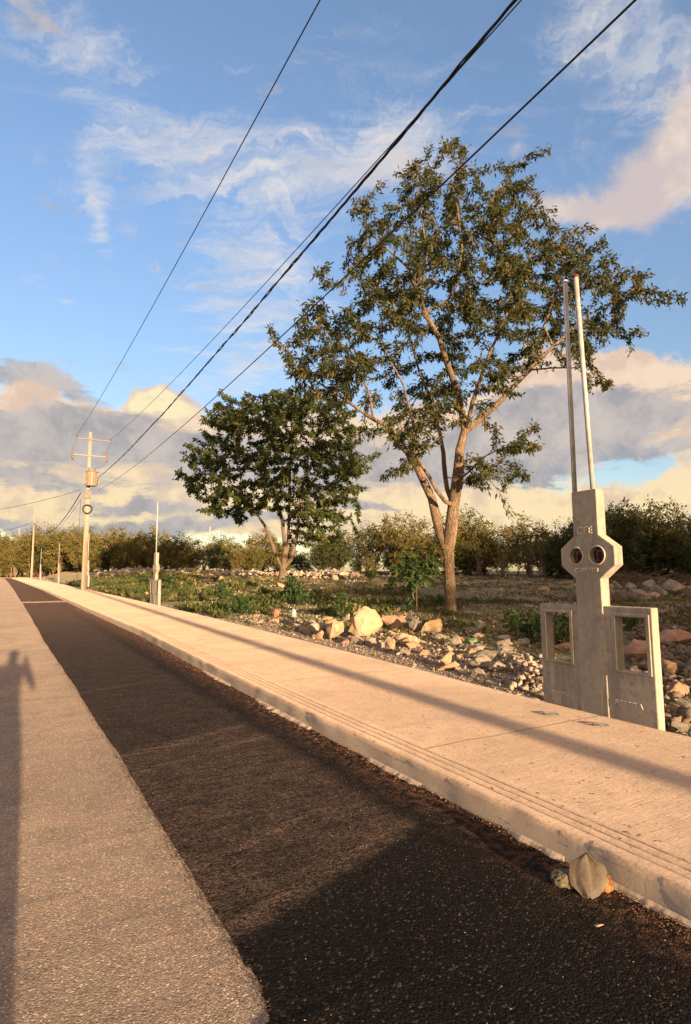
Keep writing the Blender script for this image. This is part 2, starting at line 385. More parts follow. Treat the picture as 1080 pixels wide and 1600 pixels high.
def mat_soil():
    m, t, b = new_mat('rubble_soil'); v = oc(t)
    big = t.noise(v, .22, 5, .6); mid = t.noise(v, 1.3, 6, .65); fine = t.noise(v, 14, 6, .75); chips = t.noise(v, 38, 3, .7)
    c = t.mix(t.ramp(mid, .38, .62), c4(.20, .155, .105), c4(.34, .285, .205))
    c = t.mix(t.math('MULTIPLY', t.ramp(big, .36, .56), .75), c, c4(.155, .165, .07))
    c = t.mix(t.math('MULTIPLY', t.ramp(fine, .52, .66), .6), c, c4(.44, .37, .29))
    c = t.mix(t.math('MULTIPLY', t.ramp(chips, .60, .70), .7), c, c4(.52, .46, .38))
    c = t.mix(t.math('MULTIPLY', t.ramp(chips, .42, .34), .6), c, c4(.05, .035, .025))
    # grey gravel verge next to the pavement
    sp = t.n('ShaderNodeSeparateXYZ'); t.link(v, sp.inputs[0])
    verge = t.math('MULTIPLY', t.ramp(t.math('ADD', sp.outputs[0], t.math('MULTIPLY', t.math('SUBTRACT', mid, .5), 1.6)), 6.6, 5.9), t.ramp(sp.outputs[0], 4.7, 4.8))
    g = t.mix(t.ramp(t.noise(v, 26, 5, .75), .4, .62), c4(.17, .145, .125), c4(.46, .41, .36))
    c = t.mix(t.math('MULTIPLY', verge, .9), c, g)
    road_end = t.ramp(sp.outputs[1], 118, 126)
    c = t.mix(t.math('MULTIPLY', road_end, .8), c, c4(.42, .25, .15))
    t.link(c, b.inputs['Base Color']); b.inputs['Roughness'].default_value = 1
    h = t.math('ADD', t.math('MULTIPLY', fine, 1.2), t.math('MULTIPLY', chips, .8)); bump(t, b, h, .9, .05); return m
def mat_rock(name, c0, c1, c2, sc_=1.0):
    m, t, b = new_mat(name); v = oc(t); at_ = t.n('ShaderNodeObjectInfo')
    v2 = t.vmath('ADD', v, t.vmath('SCALE', (7.3, 3.1, 5.7), scale=t.math('MULTIPLY', at_.outputs['Random'], 9)))
    n1 = t.noise(v2, 2.2 * sc_, 5, .65); n2 = t.noise(v2, 9 * sc_, 6, .75); n3 = t.noise(v2, 40 * sc_, 3, .7)
    c = t.mix(t.ramp(n1, .38, .62), c4(*c0), c4(*c1))
    c = t.mix(t.math('MULTIPLY', t.ramp(n2, .52, .68), .7), c, c4(*c2))
    c = t.mix(t.math('MULTIPLY', t.ramp(n3, .55, .7), .4), c, c4(.10, .08, .06))
    tn = t.n('ShaderNodeAttribute', attribute_name='tone')
    hs = t.n('ShaderNodeHueSaturation'); t.link(c, hs.inputs['Color']); hs.inputs['Value'].default_value = 1
    t.link(t.ramp(at_.outputs['Random'], 0, 1, .75, 1.2, False), hs.inputs['Value'])
    t.link(hs.outputs[0], b.inputs['Base Color']); b.inputs['Roughness'].default_value = .95
    h = t.math('ADD', n2, t.math('MULTIPLY', n3, .4)); bump(t, b, h, .9, .03 / sc_); return m
def mat_tone(name, stops, rough=.95, bumpy=False):
    """colour from each vertex's tone value: rubble bits, litter"""
    m, t, b = new_mat(name); a = t.n('ShaderNodeAttribute', attribute_name='tone'); r = t.n('ShaderNodeValToRGB')
    t.link(a.outputs['Fac'], r.inputs[0]); el = r.color_ramp.elements
    el[0].position = stops[0][0]; el[0].color = c4(*stops[0][1]); el[1].position = stops[-1][0]; el[1].color = c4(*stops[-1][1])
    for p, c in stops[1:-1]: q = el.new(p); q.color = c4(*c)
    out = r.outputs[0]
    if bumpy:
        v = oc(t); n1 = t.noise(v, 30, 5, .75); out = t.mix(t.math('MULTIPLY', t.ramp(n1, .46, .62), .7), out, c4(.13, .10, .075)); bump(t, b, n1, .8, .015)
    t.link(out, b.inputs['Base Color']); b.inputs['Roughness'].default_value = rough; return m
def mat_leaf(name, stops, trans=.35, rough=.55):
    m, t, b = new_mat(name); a = t.n('ShaderNodeAttribute', attribute_name='tone'); r = t.n('ShaderNodeValToRGB')
    t.link(a.outputs['Fac'], r.inputs[0]); el = r.color_ramp.elements
    el[0].position = stops[0][0]; el[0].color = c4(*stops[0][1]); el[1].position = stops[-1][0]; el[1].color = c4(*stops[-1][1])
    for p, c in stops[1:-1]: q = el.new(p); q.color = c4(*c)
    t.link(r.outputs[0], b.inputs['Base Color']); b.inputs['Roughness'].default_value = rough
    tr = t.n('ShaderNodeBsdfTranslucent'); t.link(t.mix(.5, r.outputs[0], c4(.16, .18, .03)), tr.inputs['Color'])
    mx = t.n('ShaderNodeMixShader'); mx.inputs[0].default_value = trans
    out = [n for n in t.t.nodes if n.type == 'OUTPUT_MATERIAL'][0]
    t.link(b.outputs[0], mx.inputs[1]); t.link(tr.outputs[0], mx.inputs[2]); t.link(mx.outputs[0], out.inputs['Surface']); return m
def mat_bark(name, c0, c1, c2):
    m, t, b = new_mat(name); v = oc(t); s = t.scalevec(v, (1, 1, .35))
    n1 = t.noise(s, 3, 5, .65); n2 = t.noise(s, 16, 6, .75)
    vo = t.n('ShaderNodeTexVoronoi', feature='DISTANCE_TO_EDGE'); t.link(t.vmath('ADD', s, t.vmath('SCALE', t.noise(v, 4, 3, .6, out='Color'), scale=.25)), vo.inputs['Vector']); vo.inputs['Scale'].default_value = 11
    c = t.mix(t.ramp(n1, .36, .64), c4(*c0), c4(*c1)); c = t.mix(t.math('MULTIPLY', t.ramp(n2, .5, .68), .7), c, c4(*c2))
    c = t.mix(t.math('MULTIPLY', t.ramp(vo.outputs[0], .0, .12, 1, 0), .55), c, c4(.06, .04, .03))
    t.link(c, b.inputs['Base Color']); b.inputs['Roughness'].default_value = .95
    bump(t, b, t.math('ADD', n2, t.ramp(vo.outputs[0], 0, .2)), .9, .03); return m
def mat_conc(name, c0, c1, c2, scale=1.0, bstr=.4):
    m, t, b = new_mat(name); v = oc(t)
    n1 = t.noise(t.scalevec(v, (1, 1, .45)), 2.6 * scale, 6, .65); n2 = t.noise(v, 14 * scale, 6, .7); n3 = t.noise(v, 90 * scale, 3, .7)
    drip = t.noise(t.scalevec(v, (6, 6, .5)), 3 * scale, 5, .65)
    c = t.mix(t.ramp(n1, .36, .64), c4(*c0), c4(*c1)); c = t.mix(t.math('MULTIPLY', t.ramp(n2, .46, .68), .7), c, c4(*c2))
    c = t.mix(t.math('MULTIPLY', t.ramp(t.noise(t.scalevec(v, (3, 3, .35)), 2.2 * scale, 5, .6), .5, .62), .5), c, c4(*[q * .72 for q in c0]))
    c = t.mix(t.math('MULTIPLY', t.ramp(drip, .56, .70), .6), c, c4(c1[0] * 1.25, c1[1] * 1.12, c1[2] * .98))
    c = t.mix(t.ramp(t.noise(v, 55 * scale, 2, .5), .70, .74), c, c4(c0[0] * .35, c0[1] * .33, c0[2] * .3))
    t.link(c, b.inputs['Base Color']); b.inputs['Roughness'].default_value = .85
    bump(t, b, t.math('ADD', n2, t.math('MULTIPLY', n3, .5)), bstr, .006); return m
def mat_plain(name, col_, rough=.6, metal=0.0, vary=.25, scale=12):
    m, t, b = new_mat(name); n1 = t.noise(oc(t), scale, 4, .65)
    c = t.mix(t.ramp(n1, .35, .65), c4(*[v * (1 - vary) for v in col_]), c4(*[min(1, v * (1 + vary * .5)) for v in col_]))
    t.link(c, b.inputs['Base Color']); b.inputs['Roughness'].default_value = rough; b.inputs['Metallic'].default_value = metal
    bump(t, b, n1, .1, .004); return m

M_ROAD = mat_old_road(); M_ASPH = mat_new_asphalt(); M_PAVE = mat_pavement(); M_SOIL = mat_soil()
M_ROCK = mat_rock('limestone', (.21, .185, .155), (.31, .275, .235), (.15, .105, .075))
M_ROCKT = mat_rock('tan_limestone', (.37, .265, .15), (.42, .34, .245), (.28, .165, .085))
M_ROCKR = mat_rock('reddish_limestone', (.34, .20, .14), (.44, .30, .22), (.22, .12, .08))
M_CHIPS = mat_tone('rubble_chips', [(0, (.08, .055, .04)), (.25, (.16, .12, .09)), (.5, (.25, .21, .17)), (.8, (.36, .315, .26)), (1, (.50, .43, .34))], bumpy=True)
M_LEAF1 = mat_leaf('big_tree_leaves', [(0, (.018, .029, .010)), (.35, (.034, .046, .015)), (.6, (.068, .068, .022)), (.82, (.13, .095, .034)), (1, (.21, .125, .05))], .30)
M_LEAF2 = mat_leaf('round_tree_leaves', [(0, (.020, .036, .010)), (.4, (.040, .064, .016)), (.75, (.085, .092, .024)), (1, (.16, .115, .04))], .30)
M_LEAFB = mat_leaf('brush_leaves', [(0, (.038, .056, .014)), (.35, (.082, .088, .021)), (.65, (.15, .115, .030)), (1, (.24, .15, .058))], .25, .8)
M_LEAFD = mat_leaf('dark_brush_leaves', [(0, (.018, .030, .010)), (.5, (.036, .050, .016)), (1, (.085, .075, .026))], .22)
M_LEAFS = mat_leaf('shrub_leaves', [(0, (.014, .038, .012)), (.5, (.028, .062, .018)), (1, (.06, .09, .025))], .3)
M_WEED = mat_leaf('weed_blades', [(0, (.026, .046, .014)), (.45, (.058, .080, .022)), (.75, (.12, .11, .038)), (1, (.24, .175, .085))], .3, .8)
M_BARK = mat_bark('warm_bark', (.13, .095, .065), (.24, .175, .12), (.07, .05, .035))
M_BARK2 = mat_bark('grey_bark', (.12, .09, .065), (.20, .155, .12), (.07, .055, .042))
M_TWIG = mat_bark('dry_twigs', (.17, .13, .095), (.26, .205, .155), (.11, .085, .065))
M_POST = mat_conc('meter_post_concrete', (.26, .24, .21), (.36, .33, .285), (.20, .18, .155), 1.0, .7)
M_LETTER = mat_conc('lit_letter_concrete', (.50, .46, .39), (.58, .53, .46), (.36, .32, .27), 2.0, .7)  # paler than the post: light catching the raised letters is painted into the colour
M_POLE = mat_conc('pole_concrete', (.28, .24, .185), (.33, .28, .22), (.23, .195, .155), .6)
M_GALV = mat_plain('galvanised_steel', (.40, .41, .41), .6, .35, .2, 9)
M_DARKM = mat_plain('dark_steel', (.13, .13, .13), .6, .2)
M_TRAFO = mat_plain('transformer_paint', (.22, .185, .15), .55, .1)
M_WIRE = mat_plain('wire_insulation', (.022, .021, .022), .6)
M_CER = mat_plain('brown_ceramic', (.13, .10, .09), .4)
M_RING = mat_plain('socket_ring', (.40, .37, .32), .6, .2)
M_SOCK = mat_plain('socket_dark', (.035, .033, .034), .5)
M_RED = mat_plain('red_plastic', (.20, .022, .015), .5)
M_WOOD = mat_bark('weathered_wood', (.26, .17, .11), (.34, .24, .16), (.16, .10, .07))

# ------------------------------------------------------------------ ground, road, pavement
RZ = R(30)     # road frame: local x = n (towards the field), local y = s (along the road)
def road_obj(name, me, label=None):
    o = link(name, me); o.rotation_euler = (0, 0, RZ); o['kind'] = 'structure'; return o
def grid_mesh(name, NN, SS, fz, mat, nfun=None):
    V = np.zeros((len(SS) * len(NN), 3)); k = 0
    for s in SS:
        for n in NN:
            nn = nfun(s, n) if nfun else n
            V[k] = (nn, s, fz(nn, s)); k += 1
    w = len(NN); i = np.arange(len(SS) - 1)[:, None] * w + np.arange(w - 1)[None, :]; i = i.ravel()
    return mesh_np(name, V, [np.stack([i, i + 1, i + w + 1, i + w], 1)], mat, smooth=True)
def prog(a, b, d0, g):
    out = [a]; d = d0
    while out[-1] < b: out.append(out[-1] + d); d *= g
    return out
NN = [-1800, -600, -200, -60, -20, -8, 0, 2, 4, 4.6] + prog(4.75, 1800, .13, 1.022)
SS = [-1800, -600, -200, -80, -45, -30, -22, -16, -12, -9, -6, -4, -2.5, -1.5] + prog(-.8, 2500, .17, 1.0125)
def gz(n, s):
    X, Y = s * A2[0] + n * N2[0], s * A2[1] + n * N2[1]
    if n < 2: return -.06
    return terrain(X, Y)
road_obj('ground', grid_mesh('ground', NN, SS, gz, M_SOIL))
SR = [-60, -30, -15, -8] + prog(-4, 128, .25, 1.02)
def edge_noise(s, amp): return amp * (fbm(s, 3.3, 1.7, 4, 2.0) + .6 * fbm(s, 9.3, 7.0, 3, 5.0))
road_obj('road', grid_mesh('road', [0, .25, .5, .75, 1.0], SR, lambda n, s: .0 if n > -6.9 else .0, M_ROAD, lambda s, f: -7 + f * (float(kerb_n(s)) + 7)))
SF = prog(-1, 128, .012, 1.006)
def asph(s, f):
    e0 = float(seam_n(s)) + .014 * fbm(s, 3.3, .8, 3, 2.0) + .005 * fbm(s, 7.3, 9.0, 4, 5.0) + .004 * fbm(s, 2.3, 40.0, 2, 6.0) - .16 * sstep(2.4, 1.95, s) * max(0, fbm(s, 4, 9, 4, 1) + .05)
    return e0 + f * (float(kerb_n(s)) + .01 - e0)
road_obj('asphalt_strip', grid_mesh('asphalt_strip', [0, .004, .012, .5, 1.0], [-60, -20, -4] + SF, lambda n, s: .008, M_ASPH, asph))
me = bpy.data.objects['asphalt_strip'].data
co = np.zeros(len(me.vertices) * 3); me.vertices.foreach_get('co', co); co = co.reshape(-1, 3); co[0::5, 2] = .004; co[1::5, 2] = .006; me.vertices.foreach_set('co', co.ravel())
# kerb + slab profile (offset from kerb face, z)
PROF = [(-.03, -.05), (-.022, .0), (-.014, .05), (-.008, .10), (-.003, .135), (.002, .1465), (.008, .150), (.03, .1505), (.070, .1505), (.073, .1475), (.088, .1475), (.091, .1505), (.12, .151),
        (.138, .151), (.141, .1475), (.159, .1475), (.162, .151), (.20, .1515), (.208, .1515), (.211, .1475), (.231, .1475), (.234, .151), (.25, .151)]
GRV = [k for k in range(len(PROF) - 1) if max(PROF[k][1], PROF[k + 1][1]) < .149 and PROF[k][0] > .05]
M_GROOVE = mat_conc('groove_dirt', (.17, .125, .09), (.40, .31, .225), (.09, .065, .045), 5)
def pave_mesh():
    V = []; w = len(PROF) + 8
    ss = [-60, -30, -15, -8] + prog(-4, 122, .035, 1.010)
    for s in ss:
        k = float(kerb_n(s)); b = float(back_n(s)) + .02 * fbm(s, 0, 1.3, 3, 4)
        jn = .006 * fbm(s, 5, 3.0, 4, 1.0); 
        chip = max(0, fbm(s, 2.0, 4.5, 4, 15.0) - .18) * .028 + .003 * abs(fbm(s, 1.0, 16, 3, 5))
        for i, (o, z) in enumerate(PROF):
            rough = (.007 * fbm(s, o * 30, 5.0, 4, 2.0)) if i < 5 else (.0015 * fbm(s, o * 20, 8, 2, 3))
            cf = (0, 0, 0, .35, 1, 1, .9, .1)[i] if i < 8 else 0
            V.append((k + o + (jn if i < 8 else jn * .4) + rough + chip * cf, s, z + (rough * .4 if i > 2 else 0) - (chip * .9 * cf if i > 3 else 0)))
        for f in (.2, .4, .6, .8, .94, 1.0): V.append((k + .25 + (b - k - .25) * f, s, .151 + .004 * fbm(s, f * 4, .8, 3, 6)))
        V.append((b + .012, s, .135)); V.append((b + .014, s, -.02))
    n = len(ss); i = (np.arange(n - 1)[:, None] * w + np.arange(w - 1)[None, :]).ravel()
    return mesh_np('pavement', np.array(V), [np.stack([i, i + 1, i + w + 1, i + w], 1)], [M_PAVE, M_GROOVE], smooth=False, fmat=np.isin(i % w, GRV).astype(int))
road_obj('pavement', pave_mesh())

# ------------------------------------------------------------------ rocks
rng = np.random.default_rng(11); random.seed(5)
def hull_rock(seed, npts=15, sub=2, rough=.10, squash=(1, .8, .6)):
    r = random.Random(seed); bm = bmesh.new()
    for _ in range(npts):
        v = Vector((r.gauss(0, 1), r.gauss(0, 1), r.gauss(0, 1))).normalized() * r.uniform(.75, 1.0)
        bm.verts.new((v.x * squash[0], v.y * squash[1], v.z * squash[2]))
    res = bmesh.ops.convex_hull(bm, input=bm.verts)
    junk = [g for g in res['geom_interior'] if isinstance(g, bmesh.types.BMVert)]
    if junk: bmesh.ops.delete(bm, geom=junk, context='VERTS')
    if sub:
        bmesh.ops.bevel(bm, geom=list(bm.edges), offset=.06, segments=1, affect='EDGES', clamp_overlap=True)
        bmesh.ops.triangulate(bm, faces=bm.faces)
        bmesh.ops.subdivide_edges(bm, edges=list(bm.edges), cuts=sub, use_grid_fill=True)
        for v in bm.verts:
            d = mnoise.fractal(v.co * 2.4 + Vector((seed, 0, 0)), 1, 2, 5, noise_basis='PERLIN_ORIGINAL')
            v.co += v.co.normalized() * d * rough
    bmesh.ops.recalc_face_normals(bm, faces=bm.faces)
    return bm
def rock_mesh(name, seed, mat, **kw):
    bm = hull_rock(seed, **kw); me = bpy.data.meshes.new(name); bm.to_mesh(me); bm.free(); me.materials.append(mat)
    for p in me.polygons: p.use_smooth = False
    return me
ROCKS = {k: [rock_mesh('rock', 100 * j + i, mt, squash=sq) for i, sq in enumerate([(1, .8, .6), (1, .7, .8), (1, .6, .45), (1, .9, .7), (1, .55, .6)])]
         for j, (k, mt) in enumerate((('p', M_ROCK), ('t', M_ROCKT), ('r', M_ROCKR)))}
def place_rock(px, py, w, h, kind, label, vi=0, rz=0., tilt=0., sink=.15, name='rock', cat='rock', group=None, yaw=None):
    p = hit(px, py); sc_ = p.y / F; rw = w * sc_ / 2; rh = h * sc_ / 2
    o = link(name, ROCKS[kind][vi % 5]); me = o.data
    bz = max(abs(v.co.z) for v in me.vertices); bx = max(abs(v.co.x) for v in me.vertices)
    o.scale = (rw / bx, rw * .85 / bx, rh * 1.15 / bz); o.rotation_euler = (tilt * .3, tilt, rz)
    o.location = (p.x, p.y + rw * .5, p.z + rh * (1 - sink)); tag(o, label, cat, group); return o

place_rock(572, 1000, 58, 50, 't', 'large tan orange boulder, tallest rock beside the gravel verge', 1, .3, .15, name='boulder', cat='boulder')
place_rock(524, 1000, 34, 30, 't', 'cream yellow rock leaning against the left side of the large tan boulder', 3, .8, -.2)
place_rock(490, 990, 40, 20, 'p', 'grey flat slab of rock on the gravel, left of the large tan boulder', 2, .2)
place_rock(617, 985, 44, 28, 'r', 'reddish brown blocky rock just right of the large tan boulder', 0, .1)
place_rock(650, 988, 30, 22, 'p', 'dark grey rounded rock between the reddish block and the big tree trunk', 3, .9)
place_rock(675, 992, 44, 20, 't', 'long low cream rock with an orange end below the big tree trunk', 4, .5, -.25)
place_rock(698, 1042, 22, 20, 't', 'small orange rock alone on the gravel close to the pavement', 0, .4)
place_rock(789, 1018, 17, 26, 'p', 'pale upright rock leaning in the rubble left of the meter post', 4, .3, 1.2)
place_rock(715, 1012, 26, 20, 'p', 'squarish grey rock in the rubble below the big tree trunk', 1, 1.1)
place_rock(640, 1010, 36, 18, 't', 'slanting pale slab lying right of the large tan boulder', 2, -.6, .4)
place_rock(610, 1018, 26, 20, 't', 'yellowish lump of rock in front of the large tan boulder', 0, 1.6)
place_rock(787, 992, 14, 12, 'p', 'small white rock beside the dark weeds left of the meter post', 0, .2)
place_rock(752, 985, 24, 16, 'p', 'grey white rock in the rubble right of the big tree trunk', 3, .5)
place_rock(1003, 1036, 54, 34, 'r', 'orange brown log shaped rock seen through the right opening of the near meter post', 4, -.4, .15)
place_rock(1062, 1012, 70, 26, 'r', 'long brown rock just right of the near meter post', 4, .1)
place_rock(1062, 1100, 50, 34, 'r', 'brown jagged rock low in the heap right of the near meter post', 1, .7)
place_rock(1045, 1060, 36, 28, 'r', 'dark reddish rock touching the right edge of the near meter post', 3, 1.7)
place_rock(1064, 1146, 36, 20, 'p', 'smooth pale rock at the pavement edge right of the near meter post', 0, .3)
place_rock(1092, 1160, 30, 20, 'p', 'pale rock cut off by the right edge of the photo beside the pavement', 3, .9)
place_rock(328, 905, 13, 9, 't', 'small bright yellowish block in the weeds, left one of a pair', 1, .1)
place_rock(345, 907, 10, 7, 't', 'small bright yellowish block in the weeds, right one of a pair', 3, .5)
place_rock(306, 937, 18, 9, 'r', 'orange pink rock among the weeds near the second meter post', 0, .5)
place_rock(630, 913, 18, 7, 'p', 'flat white rock far out in the field left of the big tree', 2, .2)
rowx = [(905, 935, 30, 20, 'p'), (925, 925, 22, 16, 'p'), (948, 920, 30, 22, 'p'), (952, 936, 34, 22, 'p'), (975, 934, 28, 18, 'p'), (965, 915, 24, 14, 'p'),
        (990, 922, 26, 18, 'p'), (1005, 934, 36, 24, 'p'), (1018, 918, 30, 18, 'p'), (1038, 912, 20, 18, 'p'), (1030, 930, 34, 24, 'p'), (1062, 926, 48, 26, 'p'), (1095, 930, 40, 28, 'p')]
ORD = 'leftmost second third fourth fifth sixth seventh eighth ninth tenth eleventh twelfth rightmost'.split()
rowx.sort()
for i, (x, y, w, h, k) in enumerate(rowx):
    place_rock(x, y + 6, w, h, k, ORD[i] + ' pale boulder of the stone row in the field right of the near meter post', i, i * 1.3, .1 * (-1) ** i, name='boulder', cat='boulder', group='row of pale boulders in the field')
# loose individual rocks
taken = []
cnt = 0
while cnt < 230:
    if cnt < 165: s = random.uniform(1.5, 15); n = float(back_n(s)) + .5 + abs(random.gauss(0, 2.2)); r_ = random.uniform(.06, .20) * (1.25 if random.random() < .2 else 1)
    else: s = random.uniform(5, 45); n = random.uniform(7, 32); r_ = random.uniform(.12, .30)
    p = sn(s, n)
    if p.y < 3.5 or abs(p.x) / p.y > .66: continue
    z = terrain(p.x, p.y); k = random.choices('ptr', (6, 2, 2.2))[0]
    o = link('rock', random.choice(ROCKS[k])); o.location = (p.x, p.y, z + r_ * .25)
    o.scale = (r_ * random.uniform(.8, 1.4), r_, r_ * random.uniform(.7, 1.1)); o.rotation_euler = (random.uniform(-.4, .4), random.uniform(-.4, .4), random.uniform(0, 6.3))
    if cnt < 165: tag(o, {'p': 'loose pale grey limestone lump in the rubble strip beside the pavement', 't': 'loose tan limestone lump in the rubble strip beside the pavement', 'r': 'loose reddish limestone lump in the rubble strip beside the pavement'}[k], 'rock', {'p': 'pale', 't': 'tan', 'r': 'reddish'}[k] + ' rocks in the rubble strip')
    else: tag(o, {'p': 'pale grey stone lying out in the open field', 't': 'tan stone lying out in the open field', 'r': 'reddish stone lying out in the open field'}[k], 'rock', {'p': 'pale', 't': 'tan', 'r': 'reddish'}[k] + ' stones out in the field')
    cnt += 1
# uncountable rubble
def low_rocks(nv=10):
    out = []
    for i in range(nv):
        bm = hull_rock(900 + i, npts=9, sub=0, squash=(1, .8, .6)); bmesh.ops.triangulate(bm, faces=bm.faces); bm.verts.ensure_lookup_table(); bm.verts.index_update()
        V = np.array([tuple(v.co) for v in bm.verts]); Fc = np.array([[v.index for v in f.verts] for f in bm.faces]); bm.free(); out.append((V, Fc))
    return out
LR = low_rocks()
def scatter(name, P, S, tone, mat, label, cat, flat=1.0):
    Vs = []; Fs = []; T = []; off = 0; lab = rng.integers(0, len(LR), len(P))
    for k, (V, Fc) in enumerate(LR):
        idx = np.where(lab == k)[0]
        if len(idx) == 0: continue
        m = len(idx); ax = rng.normal(size=(m, 3)); ax /= np.linalg.norm(ax, axis=1)[:, None]; an = rng.uniform(0, 6.28, m)
        K = np.zeros((m, 3, 3)); K[:, 0, 1] = -ax[:, 2]; K[:, 0, 2] = ax[:, 1]; K[:, 1, 0] = ax[:, 2]; K[:, 1, 2] = -ax[:, 0]; K[:, 2, 0] = -ax[:, 1]; K[:, 2, 1] = ax[:, 0]
        Rm = np.eye(3) + np.sin(an)[:, None, None] * K + (1 - np.cos(an))[:, None, None] * (K @ K)
        sc3 = S[idx][:, None] * rng.uniform(.6, 1.3, (m, 3))
        W_ = np.einsum('mij,mvj->mvi', Rm, V[None] * sc3[:, None, :]); W_[:, :, 2] *= flat
        W_ += P[idx][:, None, :]
        Vs.append(W_.reshape(-1, 3)); Fs.append((Fc[None] + (off + np.arange(m) * len(V))[:, None, None]).reshape(-1, 3)); T.append(np.repeat(tone[idx], len(V))); off += m * len(V)
    me = mesh_np(name, np.concatenate(Vs), [np.concatenate(Fs)], mat, tone=np.concatenate(T)); o = link(name, me)
    tag(o, label, cat, kind='stuff'); return o
def pts_sn(lst):
    P = []; S = []; T = []
    for s, n, r_, tn in lst:
        q = s * A2 + n * N2; P.append((q[0], q[1], terrain(q[0], q[1]) + r_ * .15)); S.append(r_); T.append(tn)
    return np.array(P), np.array(S), np.array(T)
L = []
for _ in range(17000):       # gravel verge and rubble strip
    s = -1.5 + 22 * random.random() ** 1.3; n = float(back_n(s)) + .06 + abs(random.gauss(0, .8)) * (1 + s * .03)
    near = n - float(back_n(s)); L.append((s, n, random.uniform(.006, .022) * (1 + .6 * min(near, 1.5)) * (2.2 if random.random() < .05 else 1), min(1, max(0, random.gauss(.42, .22)))))
for _ in range(2400):
    s = random.uniform(-1, 20); n = float(back_n(s)) + .5 + abs(random.gauss(0, 2.6))
    L.append((s, n, random.uniform(.025, .085) * random.choice((1, .6, .7)), min(1, max(0, random.gauss(.40, .26)))))
k_ = 0
while k_ < 24000:           # field
    s = random.uniform(2, 70); n = 6.5 + 38 * random.random() ** 1.2; q = s * A2 + n * N2
    if q[1] < 6 or abs(q[0]) / q[1] > .95: k_ += 0; continue
    f_ = fbm(q[0], q[1], .33, 4, 21.0)
    if random.random() > .16 + 2.2 * max(0, f_): continue
    L.append((s, n, random.uniform(.018, .07) * (1 + q[1] * .018) * (1.8 if random.random() < .06 else 1), min(1, max(0, random.gauss(.62, .24))))); k_ += 1
P, S, T = pts_sn(L); scatter('rubble', P, S, T, M_CHIPS, 'loose pale limestone rubble and gravel strewn along the pavement edge and over the field', 'rubble')
L = []; k_ = 0
while k_ < 5200:
    y = random.uniform(899, 990); x = random.uniform(300, 1100); Y = F * 1.2 / (y - 888); X = (x - 540) / F * Y; s = X * A2[0] + Y * A2[1]; n = X * N2[0] + Y * N2[1]
    if n < 7 or Y > 52: continue
    if random.random() > .25 + 2.5 * max(0, fbm(X * .45, Y * .8, .5, 4, 41.0)): continue
    L.append((s, n, random.choice((.5, .8, 1, 1.6)) * Y * .0022, min(1, max(0, random.gauss(.72, .2))))); k_ += 1
P, S, T = pts_sn(L); scatter('field_stones', P, S, T, M_CHIPS, 'pale stones and chips strewn in patches across the open field', 'stones', .7)
# bright berm of rubble along the far brush on the left, and heap right of the meter post
L = []
for _ in range(3800):
    x = random.uniform(150, 560); t = (x - 150) / 410; Yb = 70 - 22 * t + random.gauss(0, 1.6)
    p = at(x, 893, Yb); s = p.x * A2[0] + p.y * A2[1]; n = p.x * N2[0] + p.y * N2[1]
    L.append((s, n, random.uniform(.12, .42) * max(.35, 1 + .8 * fbm(x, 0, .03, 3, 5)), min(1, max(0, random.gauss(.62, .18)))))
P, S, T = pts_sn(L); P[:, 2] += rng.uniform(-.1, .28, len(P)); scatter('rubble_berm', P, S, T, M_CHIPS, 'long low bank of bright broken limestone in front of the brush on the left', 'rubble bank')
L = []
for _ in range(1500):
    x = random.uniform(985, 1130); y = random.uniform(945, 1140); p = hit(x, y); s = p.x * A2[0] + p.y * A2[1]; n = p.x * N2[0] + p.y * N2[1]
    L.append((s, n, random.uniform(.03, .12), min(1, max(0, random.gauss(.22, .18)))))
P, S, T = pts_sn(L); P[:, 2] += rng.uniform(0, .06, len(P)); scatter('brown_rubble', P, S, T, M_CHIPS, 'heap of brown earthy rubble right of the near meter post', 'rubble heap')
L = []
for _ in range(240):
    x = random.gauss(832, 14); y = random.uniform(1035, 1082); p = hit(x, y); s = p.x * A2[0] + p.y * A2[1]; n = p.x * N2[0] + p.y * N2[1]
    L.append((s, n, random.uniform(.025, .075), min(1, max(0, random.gauss(.62, .16)))))
P, S, T = pts_sn(L); P[:, 2] += rng.uniform(0, .12, len(P)); scatter('pale_rubble', P, S, T, M_CHIPS, 'small heap of bright yellowish rubble touching the left side of the near meter post', 'rubble heap')

# litter along the kerb, crumbs on the road
M_LIT = mat_tone('kerb_litter', [(0, (.03, .02, .016)), (.4, (.12, .06, .035)), (.75, (.24, .12, .06)), (1, (.5, .42, .32))])
L = []; P = []; S = []; T = []
for _ in range(6500):
    s = 1.2 + 24 * random.random() ** 2.2; d = abs(random.gauss(0, .06)) + .0; n = float(kerb_n(s)) - .02 - d * (1 + s * .03)
    if fbm(s, 0, 1.6, 3, 9) < -.15 and random.random() < .7: continue
    q = s * A2 + n * N2; r_ = random.uniform(.002, .0075) * (1 + s * .05); P.append((q[0], q[1], .014 + random.uniform(0, .012) * max(0, 1 - d * 8))); S.append(r_); T.append(min(1, max(0, random.gauss(.38, .25))))
for _ in range(5000):       # loose crumbs
    s = 1.2 + 16 * random.random() ** 1.8; n = random.uniform(.7, 2.6); q = s * A2 + n * N2; P.append((q[0], q[1], .014)); S.append(random.uniform(.0015, .0045)); T.append(random.choice((.02, .05, .1, .15, .9)) if random.random() < .5 else .05)
for _ in range(5200):       # asphalt crumbs along the joint with the old surface
    s = 1.3 + 14 * random.random() ** 1.7; n = float(seam_n(s)) + random.gauss(-.012, .05 if random.random() < .25 else .016); q = s * A2 + n * N2; P.append((q[0], q[1], .003 + .004 * random.random())); S.append(random.uniform(.0015, .006)); T.append(random.choice((.0, .03, .06, .5)))
